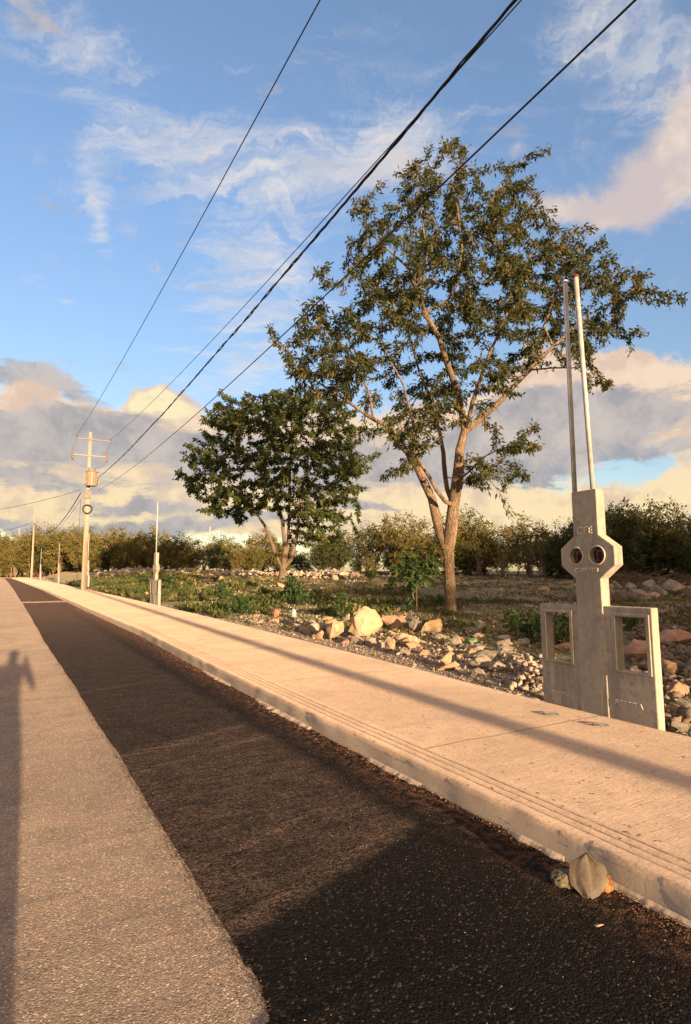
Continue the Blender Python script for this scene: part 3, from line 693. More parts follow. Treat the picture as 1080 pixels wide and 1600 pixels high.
for _ in range(1600):
    s = 1.2 + 14 * random.random() ** 1.6; n = random.uniform(-2.5, .9); q = s * A2 + n * N2; P.append((q[0], q[1], .001)); S.append(random.uniform(.0012, .004)); T.append(random.choice((.3, .5, .95)))
for _ in range(1500):
    s = 1.0 + 10 * random.random() ** 1.6; n = random.uniform(2.66, 4.9); q = s * A2 + n * N2; P.append((q[0], q[1], .152)); S.append(random.uniform(.001, .0035)); T.append(random.uniform(.1, 1))
scatter('kerb_litter', np.array(P), np.array(S), np.array(T), M_LIT, 'reddish brown leaf crumbs and grit gathered along the foot of the kerb', 'litter', .5)
# thin concrete spill at the kerb foot
for i, (s0, s1, w) in enumerate(((1.5, 2.0, .035), (2.2, 2.6, .03), (3.4, 4.1, .05), (5.1, 6.6, .07), (7.5, 8.8, .05))):
    V = []; Fq = []; ss = np.linspace(s0, s1, 60)
    for s in ss:
        k = float(kerb_n(s)); e_ = w * (.45 + .9 * abs(fbm(s, i, 5, 4, 3))) * math.sin(math.pi * (s - s0) / (s1 - s0)) ** .4
        V += [(k - .025, s, .034), (k - .025 - e_ * .6, s, .026), (k - .03 - e_, s, .009)]
    for j in range(len(ss) - 1):
        for q in (0, 1): a = j * 3 + q; Fq.append((a, a + 1, a + 4, a + 3))
    o = link('mortar_spill', mesh_np('mortar_spill', np.array(V), [np.array(Fq)], M_PAVE, smooth=True)); o.rotation_euler = (0, 0, RZ); o['kind'] = 'structure'

# ------------------------------------------------------------------ trees
def grow(nodes, parents, pts, step, di, dk, iters=90, tropism=(0, 0, .05)):
    pos = np.array(nodes, float); par = list(parents); pts = np.array(pts, float)
    alive = np.ones(len(pts), bool)
    d2 = ((pts[:, None] - pos[None]) ** 2).sum(2); near = d2.argmin(1); dist = np.sqrt(d2.min(1)); trop = np.array(tropism)
    for _ in range(iters):
        act = np.where(alive & (dist < di))[0]
        if len(act) == 0:
            if alive.sum() == 0: break
            act = np.where(alive)[0]; act = act[np.argsort(dist[act])[:8]]
        v = pts[act] - pos[near[act]]; v /= (np.linalg.norm(v, axis=1)[:, None] + 1e-9)
        acc = {}
        for i, n in zip(act, near[act]): acc.setdefault(n, np.zeros(3)); 
        ids = np.array(sorted(acc)); m = {n: i for i, n in enumerate(ids)}; sm = np.zeros((len(ids), 3)); np.add.at(sm, [m[n] for n in near[act]], v)
        sm += trop + rng.normal(0, .12, sm.shape) * np.linalg.norm(sm, axis=1)[:, None]; sm /= (np.linalg.norm(sm, axis=1)[:, None] + 1e-9)
        new = pos[ids] + sm * step
        base = len(pos); pos = np.concatenate([pos, new]); par += list(ids)
        d = np.sqrt(((pts[:, None] - new[None]) ** 2).sum(2)); j = d.argmin(1); dm = d.min(1)
        up = dm < dist; near[up] = base + j[up]; dist[up] = dm[up]; alive &= dist > dk
    return pos, np.array(par)
def radii(pos, par, tip, ex, fixed=None, cap=9):
    n = len(pos); acc = np.zeros(n); ch = np.zeros(n, int)
    for i in range(n - 1, 0, -1):
        if par[i] >= 0: ch[par[i]] += 1
    r = np.zeros(n)
    order = sorted(range(n), key=lambda i: -i)
    for i in order:
        r[i] = tip if acc[i] == 0 else acc[i] ** (1 / ex)
        if fixed is not None and i in fixed: r[i] = max(min(r[i], fixed[i] * 1.0), fixed[i])
        if par[i] >= 0: acc[par[i]] += min(r[i], cap) ** ex
    return r, ch
def skeleton_tubes(pos, par, r, ch, sides_f):
    kids = {}
    for i, p in enumerate(par):
        if p >= 0: kids.setdefault(int(p), []).append(i)
    tb = Tubes(); starts = [(i, None) for i, p in enumerate(par) if p < 0]
    while starts:
        i, p = starts.pop(); path = ([p] if p is not None else []) + [i]
        while path[-1] in kids:
            k = sorted(kids[path[-1]], key=lambda j: -r[j]); cur = path[-1]
            for j in k[1:]: starts.append((j, cur))
            path.append(k[0])
        rr = [r[j] for j in path]
        if p is not None: rr[0] = min(rr[0], rr[1] * 1.25)
        tb.add([pos[j] for j in path], rr, sides_f(max(rr)), jitter=.10 if max(rr) > .05 else 0)
    return tb
def leaves(P, Dr, L, Wd, tone, droop=.35, spread=.9):
    m = len(P); d = Dr + rng.normal(0, spread, (m, 3)); d[:, 2] -= droop; d /= np.linalg.norm(d, axis=1)[:, None]
    s = np.cross(d, rng.normal(size=(m, 3))); s /= (np.linalg.norm(s, axis=1)[:, None] + 1e-9)
    L_ = (L * rng.uniform(.6, 1.25, m))[:, None]; w = (Wd * rng.uniform(.7, 1.2, m))[:, None]
    nrm = np.cross(d, s)
    b = P; tip = P + d * L_ - np.array([0, 0, .12]) * L_; l_ = P + d * L_ * .45 + s * w * .5 + nrm * w * .18; r_ = P + d * L_ * .45 - s * w * .5 + nrm * w * .18
    V = np.stack([b, l_, tip, r_], 1).reshape(-1, 3); i = np.arange(m)[:, None] * 4 + np.arange(4)[None]
    return V, i, np.repeat(tone, 4)
def leaf_points(pos, par, r, rmax, per, jit):
    ids = np.where((r < rmax) & (par >= 0))[0]; P = []; Dr = []; G = []
    for i in ids:
        p0, p1 = pos[par[i]], pos[i]; d = p1 - p0; d = d / (np.linalg.norm(d) + 1e-9); k = rng.poisson(per)
        if k == 0: continue
        t = rng.uniform(0, 1, k)[:, None]; P.append(p0 + (p1 - p0) * t + rng.normal(0, jit, (k, 3))); Dr.append(np.repeat(d[None], k, 0)); G.append(np.full(k, i))
    return np.concatenate(P), np.concatenate(Dr), np.concatenate(G)
def blob_points(bl, Y0, depth, cen, wid, per_area, clump=.38, npc=7):
    """bl: (cx, cy, rx, ry) outlines as seen; each becomes an ellipsoid of real size around depth Y0"""
    out = []; k = Y0 / F
    for (cx, cy, rx, ry, *w) in bl:
        w = w[0] if w else 1.0; n = max(1, int(per_area * rx * ry * k * k * math.pi * w))
        for _ in range(n):
            a = random.uniform(0, 6.28); q = math.sqrt(random.random()); u = q * math.cos(a); v = q * math.sin(a)
            h = abs(cx + u * rx - cen) / wid; dep = depth * math.sqrt(max(.12, 1 - min(1, h) ** 2))
            y = Y0 + random.choice((-.75, 1, 1)) * random.random() ** .7 * dep
            c = at(cx + u * rx, cy + v * ry, y)
            for _ in range(npc): out.append((c.x + random.gauss(0, clump), c.y + random.gauss(0, clump), c.z + random.gauss(0, clump * .7)))
    return out
def skel(limbs, Y0):
    """limbs: dict name -> (parent name or None, parent point index, [(px, py, depth offset, radius)])"""
    nodes = []; par = []; fixed = {}; idx = {}
    for nm, (pn, pi, pts) in limbs.items():
        ids = []; prev = idx[pn][pi] if pn else -1
        for (x, y, dy, rad) in pts:
            p = at(x, y, Y0 + dy)
            if prev >= 0:
                q = nodes[prev]; dl = math.dist(q, p); m = max(1, int(dl / .35)); r0 = fixed[prev]
                for j in range(1, m + 1):
                    f = j / m; nodes.append(tuple(q[c] + (p[c] - q[c]) * f + (random.gauss(0, .012) if j < m else 0) for c in range(3))); par.append(prev)
                    prev = len(nodes) - 1; fixed[prev] = r0 + (rad - r0) * f if j > 0 else rad
                    if pn and nm and j == 1 and len(ids) == 0: fixed[prev] = rad
            else: nodes.append(tuple(p)); par.append(-1); prev = len(nodes) - 1; fixed[prev] = rad
            ids.append(prev)
        idx[nm] = ids
    return nodes, par, fixed

def build_tree(name, label, cat, limbs, Y0, bl, depth, cen, wid, per_area, lw, mats, step, di, dk, per, rmax, clump, npc, tip=.006, droop=.35, seed=1, ex=2.1):
    random.seed(seed)
    nodes, par, fixed = skel(limbs, Y0); fixed = {k_: q * (.86 if q < .16 else .95) for k_, q in fixed.items()}; pts = blob_points(bl, Y0, depth, cen, wid, per_area, clump, npc)
    pos, par = grow(nodes, par, pts, step, di, dk)
    r, ch = radii(pos, par, tip, ex, fixed, cap=.07)
    base = Vector(nodes[0]); pos = pos - np.array(base)
    root = empty(name, base); tag(root, label, cat)
    tb = skeleton_tubes(pos, par, r, ch, lambda q: 14 if q > .12 else 8 if q > .04 else 5 if q > .015 else 3)
    link('trunk', tb.mesh('trunk', mats[1]), root)
    P, Dr, G = leaf_points(pos, par, r, rmax, per, .06)
    gt = rng.normal(.42, .16, len(pos)); tone = np.clip(gt[G] + rng.normal(0, .16, len(G)), 0, 1)
    V, Q, T = leaves(P, Dr, lw[0], lw[1], tone, droop)
    link('crown', mesh_np('crown', V, [Q], mats[0], tone=T), root)
    print(name, 'nodes', len(pos), 'leaves', len(P)); return root

limbs1 = {
 'trunk': (None, 0, [(703, 966, 0, .26), (704, 955, 0, .20), (704, 925, 0, .175), (702, 890, 0, .175), (700, 860, 0, .19), (705, 825, 0, .20), (709, 790, 0, .19), (715, 753, 0, .185), (718, 703, .1, .155), (727, 672, .1, .15)]),
 'left': ('trunk', 4, [(688, 835, .1, .15), (681, 805, .15, .16), (675, 779, .1, .155), (664, 755, 0, .14), (652, 731, -.1, .13), (636, 706, -.2, .11), (618, 687, -.2, .09), (602, 664, -.4, .08), (584, 655, -.5, .07), (560, 639, -.5, .055), (520, 612, -.4, .04), (485, 590, -.2, .025)]),
 'left_up': ('left', 4, [(650, 700, -.6, .07), (645, 655, -1.0, .05), (630, 600, -1.2, .035), (600, 545, -1.3, .02)]),
 'left_out': ('left', 8, [(575, 610, .6, .045), (548, 560, .9, .035), (520, 520, 1.0, .02)]),
 'thin': ('trunk', 6, [(696, 784, -.4, .075), (671, 745, -.8, .06), (656, 722, -1.1, .05), (640, 690, -1.6, .035), (622, 655, -2.0, .02)]),
 'inner': ('trunk', 6, [(699, 765, .6, .10), (694, 725, .9, .09), (687, 675, 1.1, .07), (676, 630, 1.3, .06), (655, 580, 1.7, .045), (640, 520, 2.0, .03), (625, 470, 2.1, .02)]),
 'main': ('trunk', 9, [(721, 641, 0, .12), (715, 612, -.1, .11), (697, 562, -.2, .10), (686, 527, -.3, .09), (664, 490, -.4, .08), (652, 452, -.5, .06), (635, 415, -.7, .045), (600, 385, -.9, .03), (575, 360, -1, .02)]),
 'top': ('main', 4, [(700, 470, .3, .055), (716, 440, .5, .05), (722, 390, .5, .04), (716, 330, .6, .03), (704, 270, .5, .018)]),
 'top2': ('top', 2, [(752, 350, .2, .035), (775, 300, 0, .025), (800, 262, -.2, .014)]),
 'top3': ('main', 5, [(668, 400, .6, .04), (660, 340, 1.0, .03), (650, 290, 1.1, .016)]),
 'midr': ('trunk', 9, [(738, 630, -.6, .075), (753, 585, -1.0, .06), (768, 545, -1.3, .05), (790, 500, -1.5, .04), (800, 450, -1.5, .03), (830, 400, -1.4, .018)]),
 'right': ('trunk', 9, [(738, 666, .3, .115), (771, 637, .4, .10), (800, 607, .5, .085), (828, 578, .6, .075), (864, 542, .8, .06), (900, 508, .9, .045), (945, 478, 1.0, .03), (1000, 450, 1.1, .018)]),
 'right_up': ('right', 4, [(850, 510, 1.4, .05), (868, 460, 1.9, .04), (880, 410, 2.2, .025)]),
 'right_low': ('right', 3, [(860, 575, -.2, .03), (900, 575, -.5, .02), (925, 595, -.6, .012)]),
 'low': ('trunk', 7, [(735, 735, -.6, .035), (755, 714, -.9, .03), (778, 703, -1.1, .022), (800, 702, -1.2, .015), (822, 700, -1.3, .01)]),
 'low2': ('low', 1, [(762, 745, -1.0, .018), (780, 768, -1.1, .012), (799, 808, -1.2, .007)]),
 'twig_a': ('trunk', 4, [(650, 905, -.5, .012), (610, 918, -.9, .006)]),
}
bl1 = [(703, 262, 32, 38), (655, 290, 38, 30), (640, 262, 14, 20), (735, 320, 70, 45), (810, 290, 45, 42), (600, 330, 50, 28), (850, 280, 28, 22), (690, 365, 130, 40),
       (560, 420, 45, 45), (640, 430, 80, 55), (740, 430, 80, 55), (845, 420, 80, 48), (940, 425, 70, 36), (1000, 450, 48, 28), (920, 490, 70, 42), (980, 515, 30, 24, .8),
       (478, 500, 42, 36), (530, 530, 60, 50), (475, 570, 38, 42), (600, 520, 60, 50), (690, 520, 60, 45), (775, 500, 60, 45), (860, 540, 60, 34, 1.2), (845, 360, 40, 32), (790, 350, 55, 34), (885, 395, 40, 26), (700, 480, 70, 40, .7), (830, 460, 50, 35, .8),
       (560, 600, 70, 40), (510, 600, 50, 40), (635, 640, 50, 32), (600, 680, 30, 28), (680, 610, 55, 45), (760, 590, 45, 35, .8), (820, 590, 35, 25, .5),
       (820, 690, 26, 20, 1.4), (745, 740, 34, 16, 1.3), (785, 745, 26, 14, 1.3), (800, 660, 35, 16, .6), (745, 700, 22, 16, .8), (650, 670, 45, 18), (930, 605, 8, 20, .8), (608, 728, 10, 14, 1.5), (670, 700, 20, 14, .6), (1035, 460, 16, 12, .8)]
build_tree('spreading_tree', 'tall open crowned tree with a forked reddish trunk, growing in the rubble near the pavement', 'tree', limbs1, 18.0, bl1, 3.6, 735, 300, 3.7, (.18, .060),
           (M_LEAF1, M_BARK), .16, 1.5, .21, 14, .015, .30, 7, tip=.0042, droop=.5, seed=3)
limbs2 = {
 's1': (None, 0, [(440, 912, 0, .28), (441, 890, 0, .18), (446, 860, 0, .16), (442, 815, -.2, .14), (430, 775, -.4, .11), (405, 735, -.6, .07), (370, 700, -.8, .04)]),
 's2': ('s1', 1, [(455, 875, .4, .15), (464, 838, .6, .14), (468, 795, .7, .13), (474, 755, .8, .10), (490, 715, .9, .07), (505, 680, 1, .04)]),
 's3': ('s1', 1, [(432, 870, -.4, .13), (418, 830, -.8, .11), (398, 795, -1.2, .08), (370, 765, -1.5, .05), (335, 745, -1.6, .03)]),
 's4': ('s1', 1, [(450, 870, .9, .12), (452, 800, 1.3, .11), (453, 740, 1.5, .10), (456, 690, 1.5, .08), (455, 650, 1.4, .04)]),
 's5': ('s2', 3, [(495, 780, -.6, .06), (525, 755, -.9, .035)]),
 's6': ('s1', 3, [(470, 800, -1.4, .05), (500, 800, -2.0, .03)]),
}
bl2 = [(375, 640, 32, 22), (345, 668, 30, 26), (310, 735, 24, 26), (322, 770, 26, 22), (345, 710, 34, 30), (400, 680, 55, 45), (450, 640, 50, 32), (500, 670, 50, 45), (535, 705, 34, 40), (530, 750, 36, 35),
       (450, 720, 60, 40, .8), (395, 740, 60, 38, .8), (375, 790, 40, 22), (530, 790, 28, 20), (490, 790, 40, 24, .8), (515, 836, 24, 16, 1.2), (485, 842, 24, 10, .7), (440, 775, 50, 24, .4), (410, 640, 30, 22), (355, 800, 30, 14), (548, 725, 18, 24), (480, 625, 30, 15), (525, 640, 20, 15)]
build_tree('round_tree', 'rounded dark green tree with several stems, standing left of the tall open tree', 'tree', limbs2, 38.0, bl2, 4.2, 430, 145, 3.7, (.25, .115),
           (M_LEAF2, M_BARK2), .28, 2.4, .36, 16, .026, .5, 6, tip=.007, droop=.3, seed=9)

# small sapling and shrubs -----------------------------------------------------------
def shrub_meshes(seed, h, w, n_stem, n_pts, leaf, per, mat, bark, base_gap=.15, flat=False, stem_r=.03, step=.12, twiggy=0):
    random.seed(seed); nodes = []; par = []; fixed = {}
    nodes.append((0, 0, -.1)); par.append(-1); fixed[0] = stem_r * 1.2
    for k in range(n_stem):
        a = random.uniform(0, 6.28); lean = random.uniform(.05, .55) * w; prev = 0; x = y = 0; m = max(3, int(h * .7 / step / 2))
        for j in range(1, m + 1):
            f = j / m; nx = math.cos(a) * lean * f ** 1.4 + random.gauss(0, .02 * h); ny = math.sin(a) * lean * f ** 1.4 + random.gauss(0, .02 * h)
            nodes.append((nx, ny, h * .7 * f)); par.append(prev); prev = len(nodes) - 1; fixed[prev] = stem_r * (1 - .75 * f)
    pts = []
    ncl = max(4, n_pts // 9)
    for _ in range(ncl):
        while True:
            u, v, q = random.uniform(-1, 1), random.uniform(-1, 1), random.uniform(-1, 1)
            if u * u + v * v + q * q < 1: break
        zc = h * (base_gap + (1 - base_gap) * (q * .5 + .5)); wf = w * (1.0 if flat else (.75 + .25 * (1 - abs(q))))
        for _ in range(9): pts.append((u * wf + random.gauss(0, .09 * w), v * wf + random.gauss(0, .09 * w), max(.05, zc + random.gauss(0, .06 * h))))
    pos, par = grow(nodes, par, pts, step, step * 12, step * 1.6, 60)
    r, ch = radii(pos, par, stem_r * .12, 2.2, fixed, cap=stem_r)
    tb = skeleton_tubes(pos, par, r, ch, lambda q: 5 if q > stem_r * .5 else 3)
    tm = tb.mesh('stems', bark)
    P, Dr, G = leaf_points(pos, par, r, stem_r * .5, per, step * .45)
    gt = rng.normal(.45, .2, len(pos)); tone = np.clip(gt[G] + rng.normal(0, .15, len(G)), 0, 1)
    V, Q, T = leaves(P, Dr, leaf[0], leaf[1], tone, .2, 1.0)
    print('shrub', seed, 'nodes', len(pos), 'leaves', len(P))
    return tm, mesh_np('crown', V, [Q], mat, tone=T)
def plant(name, label, cat, meshes, loc, rz=0, sc_=(1, 1, 1), group=None, tn='trunk'):
    o = empty(name, loc, rz); o.scale = sc_; tag(o, label, cat, group); link(tn, meshes[0], o); link('crown', meshes[1], o); return o
sap = shrub_meshes(41, 1.75, .62, 2, 420, (.20, .085), 5, M_LEAFS, M_BARK2, .42, stem_r=.03, step=.11)
plant('sapling', 'young broad leaved sapling with dark green leaves just left of the tall tree trunk', 'sapling', sap, hit(651, 958) + Vector((0, .2, 0)), 0, (1.15, 1, 1.0))
shr = [shrub_meshes(50 + i, .62, .34, 4, 150, (.11, .055), 6, M_LEAFS, M_BARK2, .02, stem_r=.012, step=.07) for i in range(3)]
for i, (x, y, s_, lb) in enumerate([(692, 952, 1.0, 'small dark pointed shrub touching the left foot of the tall tree trunk'),
    (650, 905, 1.2, 'dark shrub standing in the field under the sapling leaves'), (612, 925, 1.1, 'low dark shrub in the field, left of three near the sapling'),
    (640, 928, 1.1, 'low dark shrub in the field, right below the sapling'), (580, 908, 1.5, 'round dark shrub far out in the field between the two trees'),
    (535, 965, 1.1, 'dark shrub behind the rubble left of the large tan boulder'), (465, 948, 1.6, 'dark green bush in front of the round tree, beside a pale plastic bottle'),
    (455, 935, 1.9, 'wide leafy bush in the field in front of the round tree'), (640, 958, .7, 'tiny shrub in the rubble right of the large tan boulder'),
    (880, 1010, 1.2, 'leafy weed bush seen through the left opening of the near meter post'), (830, 1005, 1.1, 'dark leafy bush in the rubble left of the near meter post'),
    (800, 990, .8, 'low green bush in the rubble between the tall tree and the near meter post'), (375, 962, 1.2, 'bright green bush at the pavement edge right of the second meter post'),
    (345, 945, 1.5, 'tall green weed bush right of the second meter post'), (268, 925, 1.7, 'green bush directly behind the second meter post'), (990, 985, .8, 'small green bush seen through the right opening of the near meter post')]):
    plant('shrub', lb, 'shrub', shr[i % 3], hit(x, y), i * 1.1, (s_, s_, s_))
# weeds: nobody could count them
def weeds():
    Pb = []; H = []; TN = []
    k = 0
    while k < 14000:
        if k % 2:
            y = random.uniform(899, 985); x = random.uniform(250, 1090); Y = F * 1.2 / (y - 888); X = (x - 540) / F * Y; s = X * A2[0] + Y * A2[1]; n = X * N2[0] + Y * N2[1]
            if n < 7 or Y > 55: continue
        else: s = 4 + 60 * random.random(); n = 5.3 + 30 * random.random() ** 1.6
        q = s * A2 + n * N2
        if q[1] < 4 or abs(q[0]) / q[1] > .66: continue
        green = sstep(10, 17, s) * sstep(19, 9, n); f_ = fbm(q[0], q[1], .45, 4, 31.0)
        if n < float(back_n(s)) + .25 + (1.2 * sstep(14, 8, s)): continue
        pr = .20 + .34 * green * sstep(-.10, .16, f_) + max(0, f_) * .8
        if k % 2: pr = .15 + 2.2 * max(0, f_ + .05)
        if random.random() > pr: continue
        Pb.append((q[0], q[1], terrain(q[0], q[1]) - .02)); H.append(random.uniform(.035, .10) * (1 + 1.2 * green * sstep(-.1, .2, f_)) * (1 + .012 * q[1]) * (1 + q[1] * .008)); TN.append(min(1, max(0, random.gauss(.42 + .22 * (1 - green), .22)))); k += 1
    Pb = np.array(Pb); H = np.array(H); TN = np.array(TN); m = 12
    P = np.repeat(Pb, m, 0) + np.concatenate([rng.normal(0, .10, (len(Pb) * m, 2)), np.zeros((len(Pb) * m, 1))], 1)
    h = np.repeat(H, m); P[:, 2] += rng.uniform(0, .6, len(P)) * h
    Dr = np.tile(np.array([[0, 0, .9]]), (len(P), 1)); tone = np.clip(np.repeat(TN, m) + rng.normal(0, .12, len(P)), 0, 1)
    d = Dr + rng.normal(0, .55, (len(P), 3)); d /= np.linalg.norm(d, axis=1)[:, None]
    s_ = np.cross(d, rng.normal(size=d.shape)); s_ /= np.linalg.norm(s_, axis=1)[:, None]
    L_ = (h * rng.uniform(.35, .8, len(P)))[:, None]; w = L_ * rng.uniform(.12, .30, len(P))[:, None]
    V = np.stack([P, P + d * L_ * .5 + s_ * w, P + d * L_, P + d * L_ * .5 - s_ * w], 1).reshape(-1, 3)
    o = link('weeds', mesh_np('weeds', V, [np.arange(len(V)).reshape(-1, 4)], M_WEED, tone=np.repeat(tone, 4)))
    tag(o, 'low green and straw coloured weeds covering the rubble field', 'weeds', kind='stuff')
random.seed(77); weeds()

# woodland edge ----------------------------------------------------------------------
VAR = {'olive': [shrub_meshes(200 + i, 5.6, 2.7, 7, 1300, (.27, .13), 15, M_LEAFB, M_TWIG, .16, stem_r=.07, step=.36) for i in range(3)],
       'dark': [shrub_meshes(220 + i, 5.6, 2.8, 6, 1400, (.27, .14), 17, M_LEAFD, M_TWIG, .12, stem_r=.07, step=.36) for i in range(2)],
       'bare': [shrub_meshes(240 + i, 5.0, 2.1, 11, 900, (.20, .08), 3.5, M_LEAFB, M_TWIG, .25, stem_r=.05, step=.36) for i in range(2)],
       'umb': [shrub_meshes(260 + i, 6.5, 3.0, 4, 1000, (.30, .16), 9, M_LEAFB, M_TWIG, .55, flat=True, stem_r=.08, step=.45) for i in range(2)]}
LB = {'olive': ('olive brown scrub tree in the wood edge', 'olive scrub trees of the wood edge'), 'dark': ('dark green scrub tree in the wood edge', 'dark green scrub trees of the wood edge'),
      'bare': ('twiggy half bare scrub tree in the wood edge', 'half bare scrub trees of the wood edge'), 'umb': ('umbrella shaped scrub tree above the wood edge', 'umbrella shaped trees above the wood edge')}
HT = {'olive': 5.6, 'dark': 5.6, 'bare': 5.0, 'umb': 6.5}
random.seed(123)
def where(px, lb, i):
    row = i % 3
    for lim, t in ((35, 'at the far end of the road'), (120, 'left of the transformer pole'), (235, 'between the transformer pole and the second meter post'), (330, 'just right of the second meter post'), (520, 'behind the round tree'),
                   (680, 'between the round and the tall tree'), (860, 'between the tall tree and near meter post'), (2000, 'right of the near meter post')):
        if px < lim: break
    return lb.replace(' in the wood edge', '').replace(' above the wood edge', '') + ', ' + ('front', 'second', 'hindmost')[row] + ' row, ' + t
def wood(px, Y, top, kind, i, label=None, wx=1.0):
    """tree standing at depth Y in the direction of column px, its top reaching row `top`"""
    p = at(px, 891, Y); z = terrain(p.x, p.y); h = at(px, top, Y).z - z; k = h / HT[kind]
    ms = VAR[kind][i % len(VAR[kind])]; lb, gp = LB[kind]
    return plant('tall_scrub_tree' if kind == 'umb' else 'scrub_tree', label or where(px, lb, i), 'tree', ms, (p.x, p.y, z - .1), random.uniform(0, 6.3), (k * wx, k * wx, k), None if label else gp)
topline = lambda x: np.interp(x, [-80, 20, 60, 100, 150, 240, 300, 340, 380, 420, 500, 560, 600, 660, 720, 800, 870, 900, 960, 1010, 1060, 1150],
                              [842, 842, 834, 832, 832, 832, 832, 830, 842, 842, 838, 832, 822, 816, 815, 826, 815, 812, 802, 810, 812, 812])
depth = lambda x: np.interp(x, [-80, 20, 100, 150, 300, 600, 900, 1150, 1600], [135, 128, 112, 88, 70, 56, 46, 40, 34])
i = 0; x = -70
while x < 1560:
    for row in range(3):
        Y = depth(x) * (1 + .09 * row) + random.uniform(-1.5, 1.5); xx = x + random.uniform(-12, 12)
        kind = random.choices(('olive', 'dark', 'bare', 'umb'), (5, 1.2, 2.2, .9) if x < 880 else (1.2, 5, 1.6, .3))[0]
        if 740 < x < 880 and row == 0: kind = 'bare'
        if 500 < x < 640 and row == 0: kind = random.choice(('dark', 'olive'))
        wood(xx, Y, float(topline(xx)) + random.uniform(-10, 30) + (14, 4, -2)[row] * (1 if x > 130 else .5), kind, i, wx=1.15 if row else 1.0); i += 1
    x += 2.6 / depth(x) * F * .66
wood(118, 118, 822, 'umb', 0, 'flat topped dark tree rising above the brush just left of the transformer pole'); wood(70, 122, 826, 'umb', 1, 'flat topped tree between the two furthest poles')
wood(630, 57, 803, 'umb', 0, 'yellowish umbrella shaped tree left of the tall tree trunk, above the brush'); wood(728, 58, 800, 'umb', 1, 'green tree top showing right behind the tall tree trunk')
wood(350, 76, 838, 'olive', 1, 'yellow green rounded tree in the wood edge left of the round tree', 1.3); wood(575, 60, 822, 'umb', 1, 'pale thin crowned tree in the wood edge right of the round tree')
wood(975, 41, 790, 'dark', 0, 'dark green tree with a thin pale stem right behind the near meter post', .75); wood(1030, 42, 783, 'umb', 0, 'dark tree with flat spreading top right of the near meter post', .8)
wood(400, 68, 855, 'dark', 1, 'very dark bush in the wood edge just left of the round tree stems', 1.1)
wood(24, 126, 846, 'bare', 0, 'bare branched bush standing in front of the furthest pole')
# a low row of the same scrub behind the viewer on the field side: it throws the long evening shade over the field
for k in range(26):
    n = 7.9 + k * 2.3; kind = random.choice(('olive', 'dark')); h = (4.4, 5.8, 7.2)[k] if k < 3 else 7.8 + min(5.5, (k - 3) * .45) + random.uniform(-.5, .8); p = sn(-26 + random.uniform(-2, 2), n)
    plant('scrub_tree', 'scrub tree of the row behind the viewer beside the field', 'tree', VAR[kind][k % 2], (p.x, p.y, 0), random.uniform(0, 6), (1.2 if k else .8, 1.2 if k else .8, h / 5.6), 'scrub trees behind the viewer')
# brushwood pile right
tb = Tubes(); random.seed(8)
for _ in range(260):
    x = random.uniform(940, 1110); p = at(x, 905, random.uniform(33, 38)); z = terrain(p.x, p.y); a = random.uniform(-.9, .9); l_ = random.uniform(.8, 2.6); el = random.uniform(.0, .35)
    d = Vector((math.cos(a) * math.cos(el) * random.choice((-1, 1)), math.sin(a) * .4, math.sin(el))) * l_; p0 = Vector((p.x, p.y, z + random.uniform(0, .5)))
    tb.add([p0, p0 + d * .5 + Vector((0, 0, random.uniform(-.1, .15))), p0 + d], [.018, .012, .005], 4)
tag(link('brushwood_pile', tb.mesh('brushwood_pile', M_BARK2)), 'pile of dry cut branches under the dark trees behind the near meter post', 'brushwood', kind='stuff')

# ------------------------------------------------------------------ meter posts
def ring_poly(cx, cz, r, n=28, rev=False):
    p = [(cx + r * math.cos(2 * math.pi * k / n), cz + r * math.sin(2 * math.pi * k / n)) for k in range(n)]; return p[::-1] if rev else p
def extrude_poly(outer, holes, y0, y1):
    bm = bmesh.new(); es = []
    for loop in [outer] + holes:
        vs = [bm.verts.new((x, y0, z)) for x, z in loop]
        for a, b in zip(vs, vs[1:] + vs[:1]): es.append(bm.edges.new((a, b)))
    r_ = bmesh.ops.triangle_fill(bm, edges=es, use_beauty=True, use_dissolve=False)
    fs = [f for f in bm.faces]; ex = bmesh.ops.extrude_face_region(bm, geom=fs)
    bmesh.ops.translate(bm, vec=(0, y1 - y0, 0), verts=[v for v in ex['geom'] if isinstance(v, bmesh.types.BMVert)])
    bmesh.ops.recalc_face_normals(bm, faces=bm.faces); return bm
PW, PC, PO = .633, .144, .309      # half widths: wings, column, octagon
ZT, ZNU, ZOU, ZOL, ZNL, ZW = 2.142, 1.698, 1.58, 1.405, 1.278, 1.023   # heights over the base
ZM, MX, TH = 1.502, .120, .118
def text_mesh(s, size, mat, depth_=.004):
    cu = bpy.data.curves.new('letters', 'FONT'); cu.body = s; cu.size = size; cu.extrude = depth_; cu.align_x = 'CENTER'; cu.space_character = 1.15
    o = bpy.data.objects.new('letters', cu); COL.objects.link(o); dg = bpy.context.evaluated_depsgraph_get(); me = bpy.data.meshes.new_from_object(o.evaluated_get(dg))
    bpy.data.objects.remove(o); me.materials.clear(); me.materials.append(mat); return me
